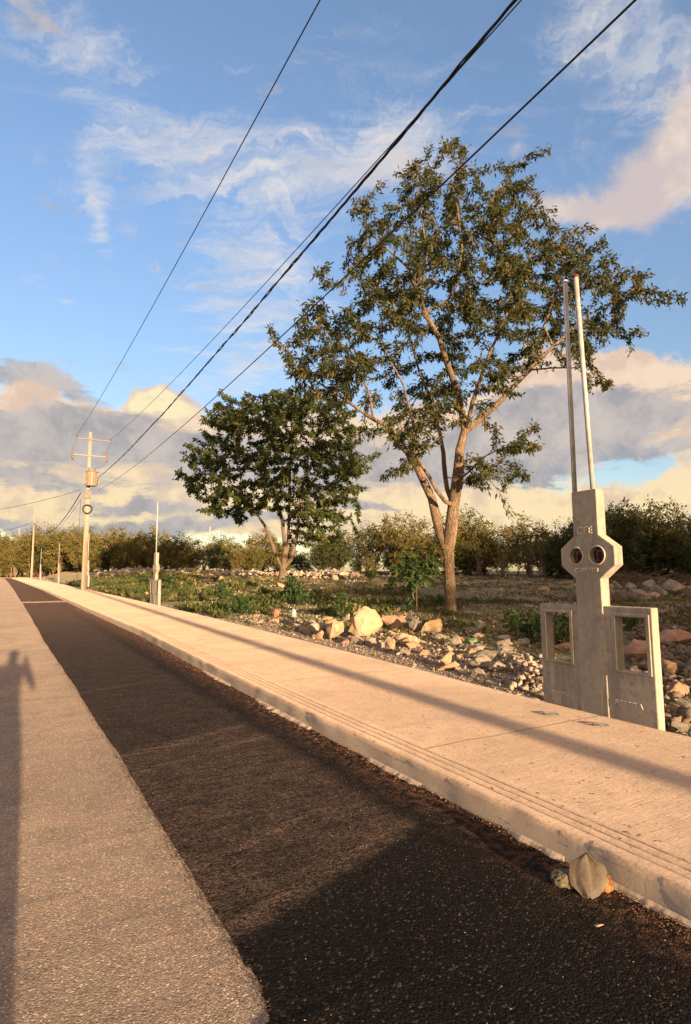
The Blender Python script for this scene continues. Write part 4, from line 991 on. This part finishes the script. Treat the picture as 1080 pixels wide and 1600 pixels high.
def meter_post(loc, rz, label, detailed=True, sockets=2, pipes=2, lean=None):
    root = empty('meter_post', loc, rz); tag(root, label, 'meter post', 'concrete meter posts along the pavement')
    outer = [(-PC - .012, -.25), (PC + .012, -.25), (PC, ZNL), (PO, ZOL), (PO, ZOU), (PC, ZNU), (PC, ZT), (-PC, ZT), (-PC, ZNU), (-PO, ZOU), (-PO, ZOL), (-PC, ZNL)]
    holes = [ring_poly(sx * MX, ZM, 0.081 if sx < 0 else .086) for sx in (-1, 1)]
    bm = extrude_poly(outer, holes, 0, TH); bm_obj('column', bm, M_POST, root, bevel=.007 if detailed else 0)
    for sx in (-1, 1):
        x0, x1 = (PC + .004, PW) if sx > 0 else (-PW, -PC - .004)
        wx0, wx1 = (.274, .575) if sx > 0 else (-.543, -.245)
        o2 = [(x0, -.25), (x1, -.25), (x1, ZW), (x0, ZW)]; hz0, hz1 = .45, .935
        h = [(wx0, hz0), (wx1, hz0), (wx1, hz1), (wx0, hz1)]
        bm = extrude_poly(o2, [h], .012, TH - .012); wing = bm_obj('side_panel', bm, M_POST, root, bevel=.009 if detailed else 0)
        # raised frame round the opening
        g = .036; fr = extrude_poly([(wx0 - g, hz0 - g * .4), (wx1 + g, hz0 - g * .4), (wx1 + g, hz1 + g * .8), (wx0 - g, hz1 + g * .8)], [h], -.004, .010)
        bm_obj('opening_frame', fr, M_POST, wing, bevel=.004 if detailed else 0)
        # socket
        r_ = .083 if sx < 0 else .088; c = (sx * MX, 0, ZM); tb = Tubes()
        pts = [(c[0] + r_ * math.cos(t), -.004, c[2] + r_ * math.sin(t)) for t in np.linspace(0, 2 * math.pi, 33)]; tb.add(pts, .0075, 8, cap=False)
        sk = link('meter_socket', tb.mesh('meter_socket', M_RING), root)
        bm = bmesh.new(); bmesh.ops.create_cone(bm, cap_ends=True, segments=28, radius1=r_ * .97, radius2=r_ * .97, depth=.012, matrix=Matrix.Translation((c[0], TH * .62, c[2])) @ Matrix.Rotation(R(90), 4, 'X'))
        bm_obj('back_plate', bm, M_SOCK, sk)
        if detailed:
            bm = bmesh.new()
            for (dx, dz, w_, h_) in ((-.03, .03, .010, .05), (.03, .03, .010, .05), (-.03, -.04, .010, .04), (.03, -.04, .010, .04), (0, .045, .03, .02)): add_box(bm, c[0] + dx - w_, c[0] + dx + w_, TH * .35, TH * .6, c[2] + dz - h_ / 2, c[2] + dz + h_ / 2)
            bm_obj('terminals', bm, mat_plain('terminal_grey', (.13, .12, .12), .5), sk, bevel=.002)
            tb = Tubes(); zz_ = c[2] - .035
            tb.add([(c[0] - .03, TH * .3, zz_ + .05), (c[0] - .012, TH * .18, zz_), (c[0] + .012, TH * .2, zz_ - .03), (c[0] + .035, TH * .35, zz_ + .01)], .010 if sx < 0 else .007, 6)
            if sx < 0: tb.add([(c[0] - .045, TH * .3, zz_ - .02), (c[0] - .01, TH * .2, zz_ - .04), (c[0] + .04, TH * .3, zz_ - .02)], .008, 6)
            link('red_wire', tb.mesh('red_wire', M_RED), sk)
    if detailed:
        for s_, size, x, z in (('CFE', .098, -.008, 1.715), ('C-SMETEO', .052, -.008, 1.345), ('POSTELA', .062, .36, .14), ('LAVIDEZ', .050, -.40, .12)):
            o = link('lettering', text_mesh(s_, size, M_LETTER, .007), root); o.location = (x, 0.0 if abs(x) < .1 else .012, z); o.rotation_euler = (R(90), 0, 0)
    tops = lean or [((-.105, .06), (-.105, .06, ZT + 2.05)), ((.13, .06), (.13, .06, ZT + 2.1))]
    for (x, y), tp in tops[:pipes]:
        tb = Tubes(); tb.add([(x, y, ZT - .05), tp], .0235, 12); pp = link('conduit_pipe', tb.mesh('conduit_pipe', M_GALV), root)
        tb = Tubes(); tv = Vector(tp); tb.add([tv, tv + Vector((0, 0, .03))], .025, 10); link('pipe_cap', tb.mesh('pipe_cap', M_RED if x > 0 else M_GALV), pp)
    return root
PX, PY, PYAW, PZB = 2.354, 5.722, -1.07, .14
ex_ = Vector((math.cos(PYAW), math.sin(PYAW), 0)); ey_ = Vector((-ex_.y, ex_.x, 0)); P0 = Vector((PX, PY, PZB))
def on_plane(px, py, dy):
    d = ray(px, py); o = P0 + ey_ * dy; cpos = Vector((0, 0, CH)); t = (o - cpos).dot(ey_) / d.dot(ey_); q = cpos + d * t - P0
    return (q.dot(ex_), q.dot(ey_), q.z)
lean = []
for (x0, y0, x1, y1) in ((898, 765, 883, 442), (926.5, 762, 900, 434)):
    b = on_plane(x0, y0, .065); tp = on_plane(x1, y1, .065); lean.append(((b[0] + .014 * b[2], .065), (tp[0] + .014 * tp[2], .065, tp[2])))
print('pipes', lean)
nearp = meter_post(P0, PYAW, 'near grey concrete meter post with two round sockets and two steel pipes', lean=lean)
nearp.rotation_euler = (0, -.014, PYAW)
for (px, py, yw, lb) in ((240, 945, -1.0, 'second meter post, standing alone at the pavement edge left of the round tree'),
                         (134.8, 919, -1.0, 'meter post half hidden right behind the tall transformer pole'), (89.5, 911.5, -1.0, 'distant meter post between the transformer pole and the next pole'),
                         (61.6, 907.5, -1.0, 'furthest meter post, just right of the second concrete pole')):
    d = ray(px, py); t = (.10 - CH) / d.z; o = meter_post((d.x * t, d.y * t, .12), yw, lb, detailed=False, lean=[((-.07, .06), (-.07, .06, ZT + 2.1)), ((.08, .06), (.08, .06, ZT + 2.1))], pipes=1)
    if px == 240: o.scale = (1, 1, .98)
# hooks in the slab by the post
for i, (x, y) in enumerate(((862, 1117), (940, 1134))):
    d = ray(x, y); t = (.155 - CH) / d.z; p = d * t; tb = Tubes()
    tb.add([(p.x + .075 * math.cos(a), p.y + .045 * math.sin(a), .156 + .012 * abs(math.sin(a * .5))) for a in np.linspace(.3, 5.6, 18)], .006, 6)
    tag(link('wire_ring', tb.mesh('wire_ring', M_DARKM)), ('left' if i == 0 else 'right') + ' one of two wire rings set in the pavement before the near meter post', 'wire ring', 'wire rings in the pavement')

# ------------------------------------------------------------------ utility poles
POLE = sn(44.1, 4.79, .14)
def yaw_sn(): return R(-30 + 0)
def pole_shaft(parent, h, r0, r1):
    tb = Tubes(); k = 10; tb.add([(0, 0, -.3 + (h + .3) * f) for f in np.linspace(0, 1, k)], [r0 + (r1 - r0) * f for f in np.linspace(0, 1, k)], 10); return link('shaft', tb.mesh('shaft', M_POLE, smooth=False), parent)
RZP = R(30)     # local x towards the field, local y along the road
def main_pole(loc, label, full=True):
    root = empty('utility_pole', loc, RZP); tag(root, label, 'utility pole'); H_ = 11.0
    pole_shaft(root, H_, .19, .10)
    bm = bmesh.new(); add_box(bm, -1.0, 1.45, -.16, -.09, 10.42, 10.50); arm = bm_obj('crossarm', bm, M_DARKM, root, bevel=.006)
    for x in (-.87, 1.35):
        tb = Tubes(); tb.add([(x, -.125, 10.5), (x, -.125, 10.56), (x, -.125, 10.60), (x, -.125, 10.68), (x, -.125, 10.72)], [.05, .035, .065, .06, .03], 10); link('insulator', tb.mesh('insulator', M_CER), arm)
    if not full: return root
    bm = bmesh.new(); add_box(bm, -1.15, 1.15, -.15, -.08, 9.28, 9.35); arm = bm_obj('crossarm', bm, M_TRAFO, root, bevel=.006)
    for x in (-1.1, 1.1):
        tb = Tubes(); tb.add([(x, -.2, 9.75), (x, -.2, 9.6), (x, -.22, 9.4), (x, -.24, 9.1), (x, -.24, 8.95), (x, -.24, 8.9)], [.03, .07, .05, .09, .08, .03], 10); link('fuse_cutout', tb.mesh('fuse_cutout', M_CER), arm)
    # transformer
    bm = bmesh.new(); tr_y = -.50
    bmesh.ops.create_cone(bm, cap_ends=True, segments=24, radius1=.36, radius2=.36, depth=.95, matrix=Matrix.Translation((.14, tr_y, 7.62)))
    for k in range(14):
        a = 2 * math.pi * k / 14; M_ = Matrix.Translation((.14 + math.cos(a) * .40, tr_y + math.sin(a) * .40, 7.6)) @ Matrix.Rotation(a, 4, 'Z') @ Matrix.Diagonal((.12, .02, .72, 1)); bmesh.ops.create_cube(bm, size=1, matrix=M_)
    bmesh.ops.create_cone(bm, cap_ends=True, segments=24, radius1=.42, radius2=.36, depth=.07, matrix=Matrix.Translation((.14, tr_y, 8.13)))
    tr = bm_obj('transformer', bm, M_TRAFO, root)
    for x in (-.05, .33):
        tb = Tubes(); tb.add([(x, tr_y, 8.15), (x, tr_y, 8.25), (x, tr_y, 8.36), (x, tr_y, 8.42)], [.05, .075, .05, .02], 8); link('bushing', tb.mesh('bushing', M_CER), tr)
    bm = bmesh.new(); add_box(bm, .0, .28, -.16, tr_y + .3, 7.35, 7.42); add_box(bm, .0, .28, -.16, tr_y + .3, 7.9, 7.97); bm_obj('bracket', bm, M_DARKM, tr)
    # secondary rack and cable coil
    bm = bmesh.new(); add_box(bm, -.32, .2, -.22, -.16, 6.75, 6.81); add_box(bm, -.32, -.26, -.22, -.16, 6.2, 7.0); add_box(bm, -.2, .2, -.24, -.14, 6.3, 6.9); bm_obj('rack', bm, M_DARKM, root)
    tb = Tubes()
    for q in range(3): tb.add([(-.02 + (.27 + q * .02) * math.cos(t), -.26 - q * .025, 5.55 + (.27 + q * .02) * math.sin(t)) for t in np.linspace(0, 6.283, 29)], .028, 6, cap=False)
    link('cable_coil', tb.mesh('cable_coil', M_WIRE), root)
    tb = Tubes()
    for a, b in (((-1.1, -.2, 9.75), (-.87, -.12, 10.6)), ((1.1, -.2, 9.75), (1.35, -.12, 10.6)), ((-1.1, -.24, 8.9), (-.05, tr_y, 8.42)), ((1.1, -.24, 8.9), (.33, tr_y, 8.42)), ((.35, tr_y, 7.15), (-.1, -.2, 6.8))):
        va, vb = Vector(a), Vector(b); tb.add([va + (vb - va) * f - Vector((0, 0, .35 * f * (1 - f))) for f in np.linspace(0, 1, 8)], .008, 4)
    tb.add([(-.45, -.05, 0), (-.45, -.05, 6.2)], .012, 5)
    link('jumper_wire', tb.mesh('jumper_wire', M_WIRE), root)
    return root
main_pole(POLE, 'tall concrete power pole with two crossarms, a transformer and a cable coil')
def simple_pole(px, py, top, label, r0=.17):
    d = ray(px, py); t = (.12 - CH) / d.z; p = d * t; Y = p.y; h = at(px, top, Y).z - .12
    root = empty('utility_pole', (p.x, p.y, .12), RZP); tag(root, label, 'utility pole'); pole_shaft(root, h, r0, .09)
    bm = bmesh.new(); add_box(bm, -.22, .1, -.3, -.12, h * .76, h * .80); bm_obj('rack', bm, M_DARKM, root); return root, h
pole2, H2 = simple_pole(49, 904.3, 794, 'second plain concrete pole standing at the far pavement, left of the distant meter posts')
P2 = Vector(pole2.location)
p3 = at(26.5, 898, 150); root = empty('utility_pole', (p3.x, p3.y, 0), RZP); tag(root, 'furthest plain concrete pole rising behind the brush at the left edge', 'utility pole'); pole_shaft(root, at(29.5, 825, 150).z, .2, .11); P3 = Vector((p3.x, p3.y, 0))
# previous pole of the line, behind the viewer: its shadow lies along the pavement
PV = sn(-15, 3.40, .15); root = empty('utility_pole', PV, RZP); tag(root, 'concrete power pole of the line behind the viewer', 'utility pole'); pole_shaft(root, 11.0, .17, .10)
bm = bmesh.new(); add_box(bm, -.2, 3.2, -.14, -.07, 10.30, 10.38); bm_obj('crossarm', bm, M_DARKM, root)

# ------------------------------------------------------------------ wires
def wire(name, label, A, B, sag, r_, n=60, twist=0, cat='wire', group=None):
    tb = Tubes(); A = Vector(A); B = Vector(B)
    def P_(t): p = A.lerp(B, t); return p - Vector((0, 0, 4 * sag * t * (1 - t)))
    if twist:
        m = 900; L_ = (B - A).length; dirv = (B - A).normalized(); sd = dirv.cross(Vector((0, 0, 1))).normalized(); up = sd.cross(dirv)
        for k in range(3):
            pts = []
            for j in range(m + 1):
                t = j / m; a = 2 * math.pi * (t * L_ / 1.1 + k / 3); pts.append(P_(t) + (sd * math.cos(a) + up * math.sin(a)) * r_ * 1.1 + up * (.03 * fbm(t * L_, k, .35, 2, 4)))
            tb.add(pts, r_, 5)
    else: tb.add([P_(j / n) for j in range(n + 1)], r_, 6)
    return tag(link(name, tb.mesh(name, M_WIRE)), label, cat, group)
S0 = -16
wire('power_line', 'thin overhead wire, leftmost, running up from the left end of the upper crossarm', sn(S0, 3.49, 10.5), sn(44.1, 3.92, 10.80), .71, .010)
wire('power_line', 'thin overhead wire from the right end of the upper crossarm, beside the thick cable', sn(S0, 5.88, 10.17), sn(44.1, 6.14, 10.75), .88, .010)
wire('power_line', 'thick twisted black cable running overhead from beside the transformer', sn(S0, 3.56, 8.05), sn(44.1, 5.33, 7.89), .93, .0105, twist=1)
wire('power_line', 'thin overhead wire, rightmost, crossing in front of the tall tree top', sn(S0, 3.73, 6.94), sn(44.1, 5.44, 7.07), .96, .011)
pa = POLE + Vector((-.4, -.2, 6.7))
wire('power_line', 'dark sagging cable from the transformer pole down to the second pole', pa, P2 + Vector((0, -.1, H2 * .79)), 2.3, .03)
wire('power_line', 'faint lower sagging wire left of the transformer pole', pa + Vector((0, 0, -.5)), P2 + Vector((0, -.1, H2 * .5)), 1.2, .012)
wire('power_line', 'sagging cable running left from the second pole out of the photo', P2 + Vector((0, 0, H2 * .80)), at(-60, 838, 80), .4, .03)
wire('power_line', 'second sagging cable at the left edge below the first one', P3 + Vector((0, 0, 9)), at(-60, 848, 90), .8, .03)
wire('power_line', 'long nearly level wire from the transformer pole to the left edge of the photo', pa + Vector((0, 0, .2)), at(-60, 803, 44), .25, .014)

# ------------------------------------------------------------------ small objects
def crumple(name, label, cat, px, py, w, h, mat, seed=1, zb=.012, flat=.5, lean_=0.0, name2=None):
    d = ray(px, py); t = (zb - CH) / d.z; p = d * t; k = p.length / F * .95
    bm = bmesh.new(); bmesh.ops.create_icosphere(bm, subdivisions=4, radius=1)
    for v in bm.verts:
        q = v.co * 1.3 + Vector((seed, 0, 0)); r_ = 1 + .35 * (mnoise.voronoi(q)[0][1] - mnoise.voronoi(q)[0][0]) - .15 + .10 * mnoise.noise(v.co * 5)
        v.co = Vector((v.co.x * r_ * w * k / 2, v.co.y * r_ * w * k / 2 * flat, v.co.z * r_ * h * k / 2))
    o = bm_obj(name, bm, mat, None, smooth=False); o.location = (p.x, p.y, zb + h * k * .42); o.rotation_euler = (lean_, 0, math.atan2(-p.x, p.y)); tag(o, label, cat); return o
def mat_bag(name, c0, c1, c2):
    m, t, b = new_mat(name); v = oc(t); n1 = t.noise(t.scalevec(v, (18, 18, 6)), 1.0, 3, .5, .8); n2 = t.noise(v, 26, 4, .6)
    c = t.mix(t.ramp(n1, .44, .56), c4(*c0), c4(*c1)); c = t.mix(t.ramp(n2, .60, .66), c, c4(*c2)); t.link(c, b.inputs['Base Color'])
    b.inputs['Roughness'].default_value = .6; bump(t, b, n2, .5, .01); return m
# crumpled pale sack leaning on the kerb: a folded sheet with real pleats
def sack():
    """a crushed paper cup: a pleated front and back wall, pinched to a point at the top"""
    L_ = [(-8, 0), (-16, 8), (-25, 16), (-27, 30), (-26, 44), (-20, 54), (-10, 60), (0, 68)]; R_ = [(6, 0), (16, 7), (26, 20), (29, 32), (30, 42), (27, 52), (14, 60), (4, 68)]
    k = 2.9 / F; V = []; Fq = []; nu = 16; rnd = random.Random(4)
    for side in (1, -1):
        for (xl, yl), (xr, yr) in zip(L_, R_):
            for i_ in range(nu + 1):
                f = i_ / nu; x = xl + (xr - xl) * f; y = yl + (yr - yl) * f
                th = 5 * math.sin(math.pi * f) ** .6 * (1 - .6 * y / 68)
                pl = 1.8 * math.sin(f * 9 + y * .05) * math.sin(math.pi * f) + rnd.uniform(-.5, .5) * (0 < i_ < nu)
                V.append(((x + rnd.uniform(-.8, .8)) * k * .95, (-th * side + pl + 2.6 * mnoise.noise(Vector((x * .11, y * .10, side * 3)))) * k, (y * .86 + rnd.uniform(-.8, .8)) * k))
    w = nu + 1; m = len(L_)
    for q in (0, 1):
        for j in range(m - 1):
            for i_ in range(nu):
                a = q * m * w + j * w + i_; fc = (a, a + 1, a + w + 1, a + w); Fq.append(fc if q == 0 else fc[::-1])
    mt = mat_bag('crushed_paper', (.075, .060, .046), (.11, .09, .068), (.05, .036, .024))
    d = ray(920, 1404); t = (.012 - CH) / d.z; p = d * t
    o = link('paper_cup', mesh_np('paper_cup', np.array(V), [np.array(Fq)], mt, smooth=False)); o.location = (p.x, p.y, .014)
    o.rotation_euler = (R(-38), R(2), R(-16)); tag(o, 'crushed greyish brown paper cup leaning against the kerb foot', 'paper cup')
sack()
crumple('snack_wrapper', 'crumpled shiny orange and green snack wrapper lying left of the crushed cup', 'wrapper', 884, 1384, 40, 22, mat_bag('wrapper', (.05, .055, .035), (.13, .11, .07), (.34, .13, .03)), 4, .012, .8)
crumple('snack_wrapper', 'small orange scrap of wrapper tucked under the right side of the crushed cup', 'wrapper', 945, 1392, 24, 22, mat_bag('wrapper_b', (.14, .06, .025), (.32, .14, .05), (.08, .05, .03)), 9, .012, .8)
def ground_item(fn, px, py): return hit(px, py)
p = hit(740, 1008); crumple('plastic_bag', 'small bright green plastic bag among the rubble right of the tall tree', 'plastic bag', 740, 1008, 20, 11, mat_plain('green_plastic', (.03, .24, .11), .4), 6, p.z, .8)
p = hit(432, 966); crumple('rag', 'small red scrap of cloth in the rubble near the pavement left of the boulders', 'cloth scrap', 432, 964, 10, 14, mat_plain('red_cloth', (.45, .14, .10), .8), 2, p.z, .8)
p = hit(459, 968); tb = Tubes(); k = p.y / F; tb.add([(0, 0, 0), (0, 0, 2 * k), (0, 0, 11 * k), (0, 0, 14 * k), (0, 0, 16 * k)], [3.4 * k, 4 * k, 4 * k, 3 * k, 1.2 * k], 14)
o = link('plastic_bottle', tb.mesh('plastic_bottle', mat_plain('pale_plastic', (.26, .31, .34), .5))); o.location = p; tag(o, 'pale blue plastic jug standing in the weeds left of the boulders', 'plastic jug')
def board(px0, py0, px1, py1, w, label):
    a = hit(px0, py0); b = hit(px1, py1); tb = Tubes(); m = 10
    tb.add([a.lerp(b, f) + Vector((0, 0, w * .8 + .012 * fbm(f * 5, 0, 1, 2, 3))) for f in np.linspace(0, 1, m)], w, 5, jitter=.15); tag(link('wooden_batten', tb.mesh('wooden_batten', M_WOOD, smooth=False)), label, 'batten')
board(785, 1068, 862, 1098, .022, 'long brown wooden batten lying along the back edge of the pavement')
board(822, 1020, 852, 1036, .022, 'short grey wooden batten in the rubble behind the left side of the meter post')
board(668, 978, 722, 968, .018, 'thin fallen branch across the foot of the tall tree trunk')
# fallen dry leaf on the asphalt
V = np.array([(-.022, 0, .0), (-.005, .007, .006), (.02, .003, .009), (-.002, -.007, .003)]); o = link('dry_leaf', mesh_np('dry_leaf', np.concatenate([V, V + [0, 0, .0015]]), [np.array([(0, 1, 2, 3), (7, 6, 5, 4), (0, 3, 7, 4), (1, 0, 4, 5), (2, 1, 5, 6), (3, 2, 6, 7)])], mat_plain('pale_leaf', (.45, .30, .2), .8)))
d = ray(936, 1448); t = (.014 - CH) / d.z; o.location = (d.x * t, d.y * t, .014); o.rotation_euler = (0, 0, -.3); tag(o, 'single pale dry leaf on the black asphalt below the crushed cup', 'leaf')
# far mast
p = at(328, 838, 300); tb = Tubes(); tb.add([(0, 0, 0), (0, 0, at(328, 823, 300).z)], .35, 6); o = link('radio_mast', tb.mesh('radio_mast', M_GALV)); o.location = (p.x, p.y, 0); tag(o, 'thin pale mast far behind the brush left of the round tree', 'mast')

# ------------------------------------------------------------------ the photographer, whose shadow lies on the road
def person():
    m = mat_plain('dark_clothing', (.06, .07, .10), .9); base = sn(-.62, -.12, 0)
    J = {'pel': (0, 0, .95, .14), 'sp': (0, .0, 1.15, .135), 'ch': (0, .0, 1.34, .16), 'nk': (0, .01, 1.5, .06), 'hd': (0, .03, 1.60, .095), 'ht': (0, .03, 1.72, .08),
         'hl': (-.09, 0, .9, .11), 'kl': (-.09, .02, .5, .08), 'al': (-.09, 0, .09, .055), 'fl': (-.11, .17, .04, .045), 'hr': (.09, 0, .9, .11), 'kr': (.09, .02, .5, .08), 'ar': (.09, 0, .09, .055), 'fr': (.11, .17, .04, .045),
         'shl': (-.19, 0, 1.42, .065), 'el': (-.27, .08, 1.18, .045), 'wl': (-.1, .32, 1.40, .03), 'nl': (-.06, .37, 1.43, .035), 'shr': (.19, 0, 1.42, .065), 'er': (.27, .08, 1.18, .045), 'wr': (.1, .32, 1.40, .03), 'nr': (.06, .37, 1.43, .035)}
    E_ = [('pel', 'sp'), ('sp', 'ch'), ('ch', 'nk'), ('nk', 'hd'), ('hd', 'ht'), ('pel', 'hl'), ('hl', 'kl'), ('kl', 'al'), ('al', 'fl'), ('pel', 'hr'), ('hr', 'kr'), ('kr', 'ar'), ('ar', 'fr'), ('ch', 'shl'), ('shl', 'el'), ('el', 'wl'), ('wl', 'nl'), ('ch', 'shr'), ('shr', 'er'), ('er', 'wr'), ('wr', 'nr')]
    keys = list(J); me = bpy.data.meshes.new('person'); me.from_pydata([J[k][:3] for k in keys], [(keys.index(a), keys.index(b)) for a, b in E_], []); o = link('person', me); me.materials.append(m)
    sk = o.modifiers.new('skin', 'SKIN'); o.modifiers.new('sub', 'SUBSURF').levels = 2; o.modifiers['sub'].render_levels = 2
    for i_, k in enumerate(keys): q = me.skin_vertices[0].data[i_]; q.radius = (J[k][3], J[k][3] * .8); q.use_root = (k == 'pel')
    o.location = base; tag(o, 'standing person in dark clothes holding up a phone, behind the viewpoint on the road', 'person')
    bm = bmesh.new(); add_box(bm, -.04, .04, -.005, .005, -.08, .08); ph = bm_obj('phone', bm, M_SOCK, None, bevel=.004); ph.location = base + Vector((0, .41, 1.45)); tag(ph, 'phone held up by the standing person behind the viewpoint', 'phone')
person()
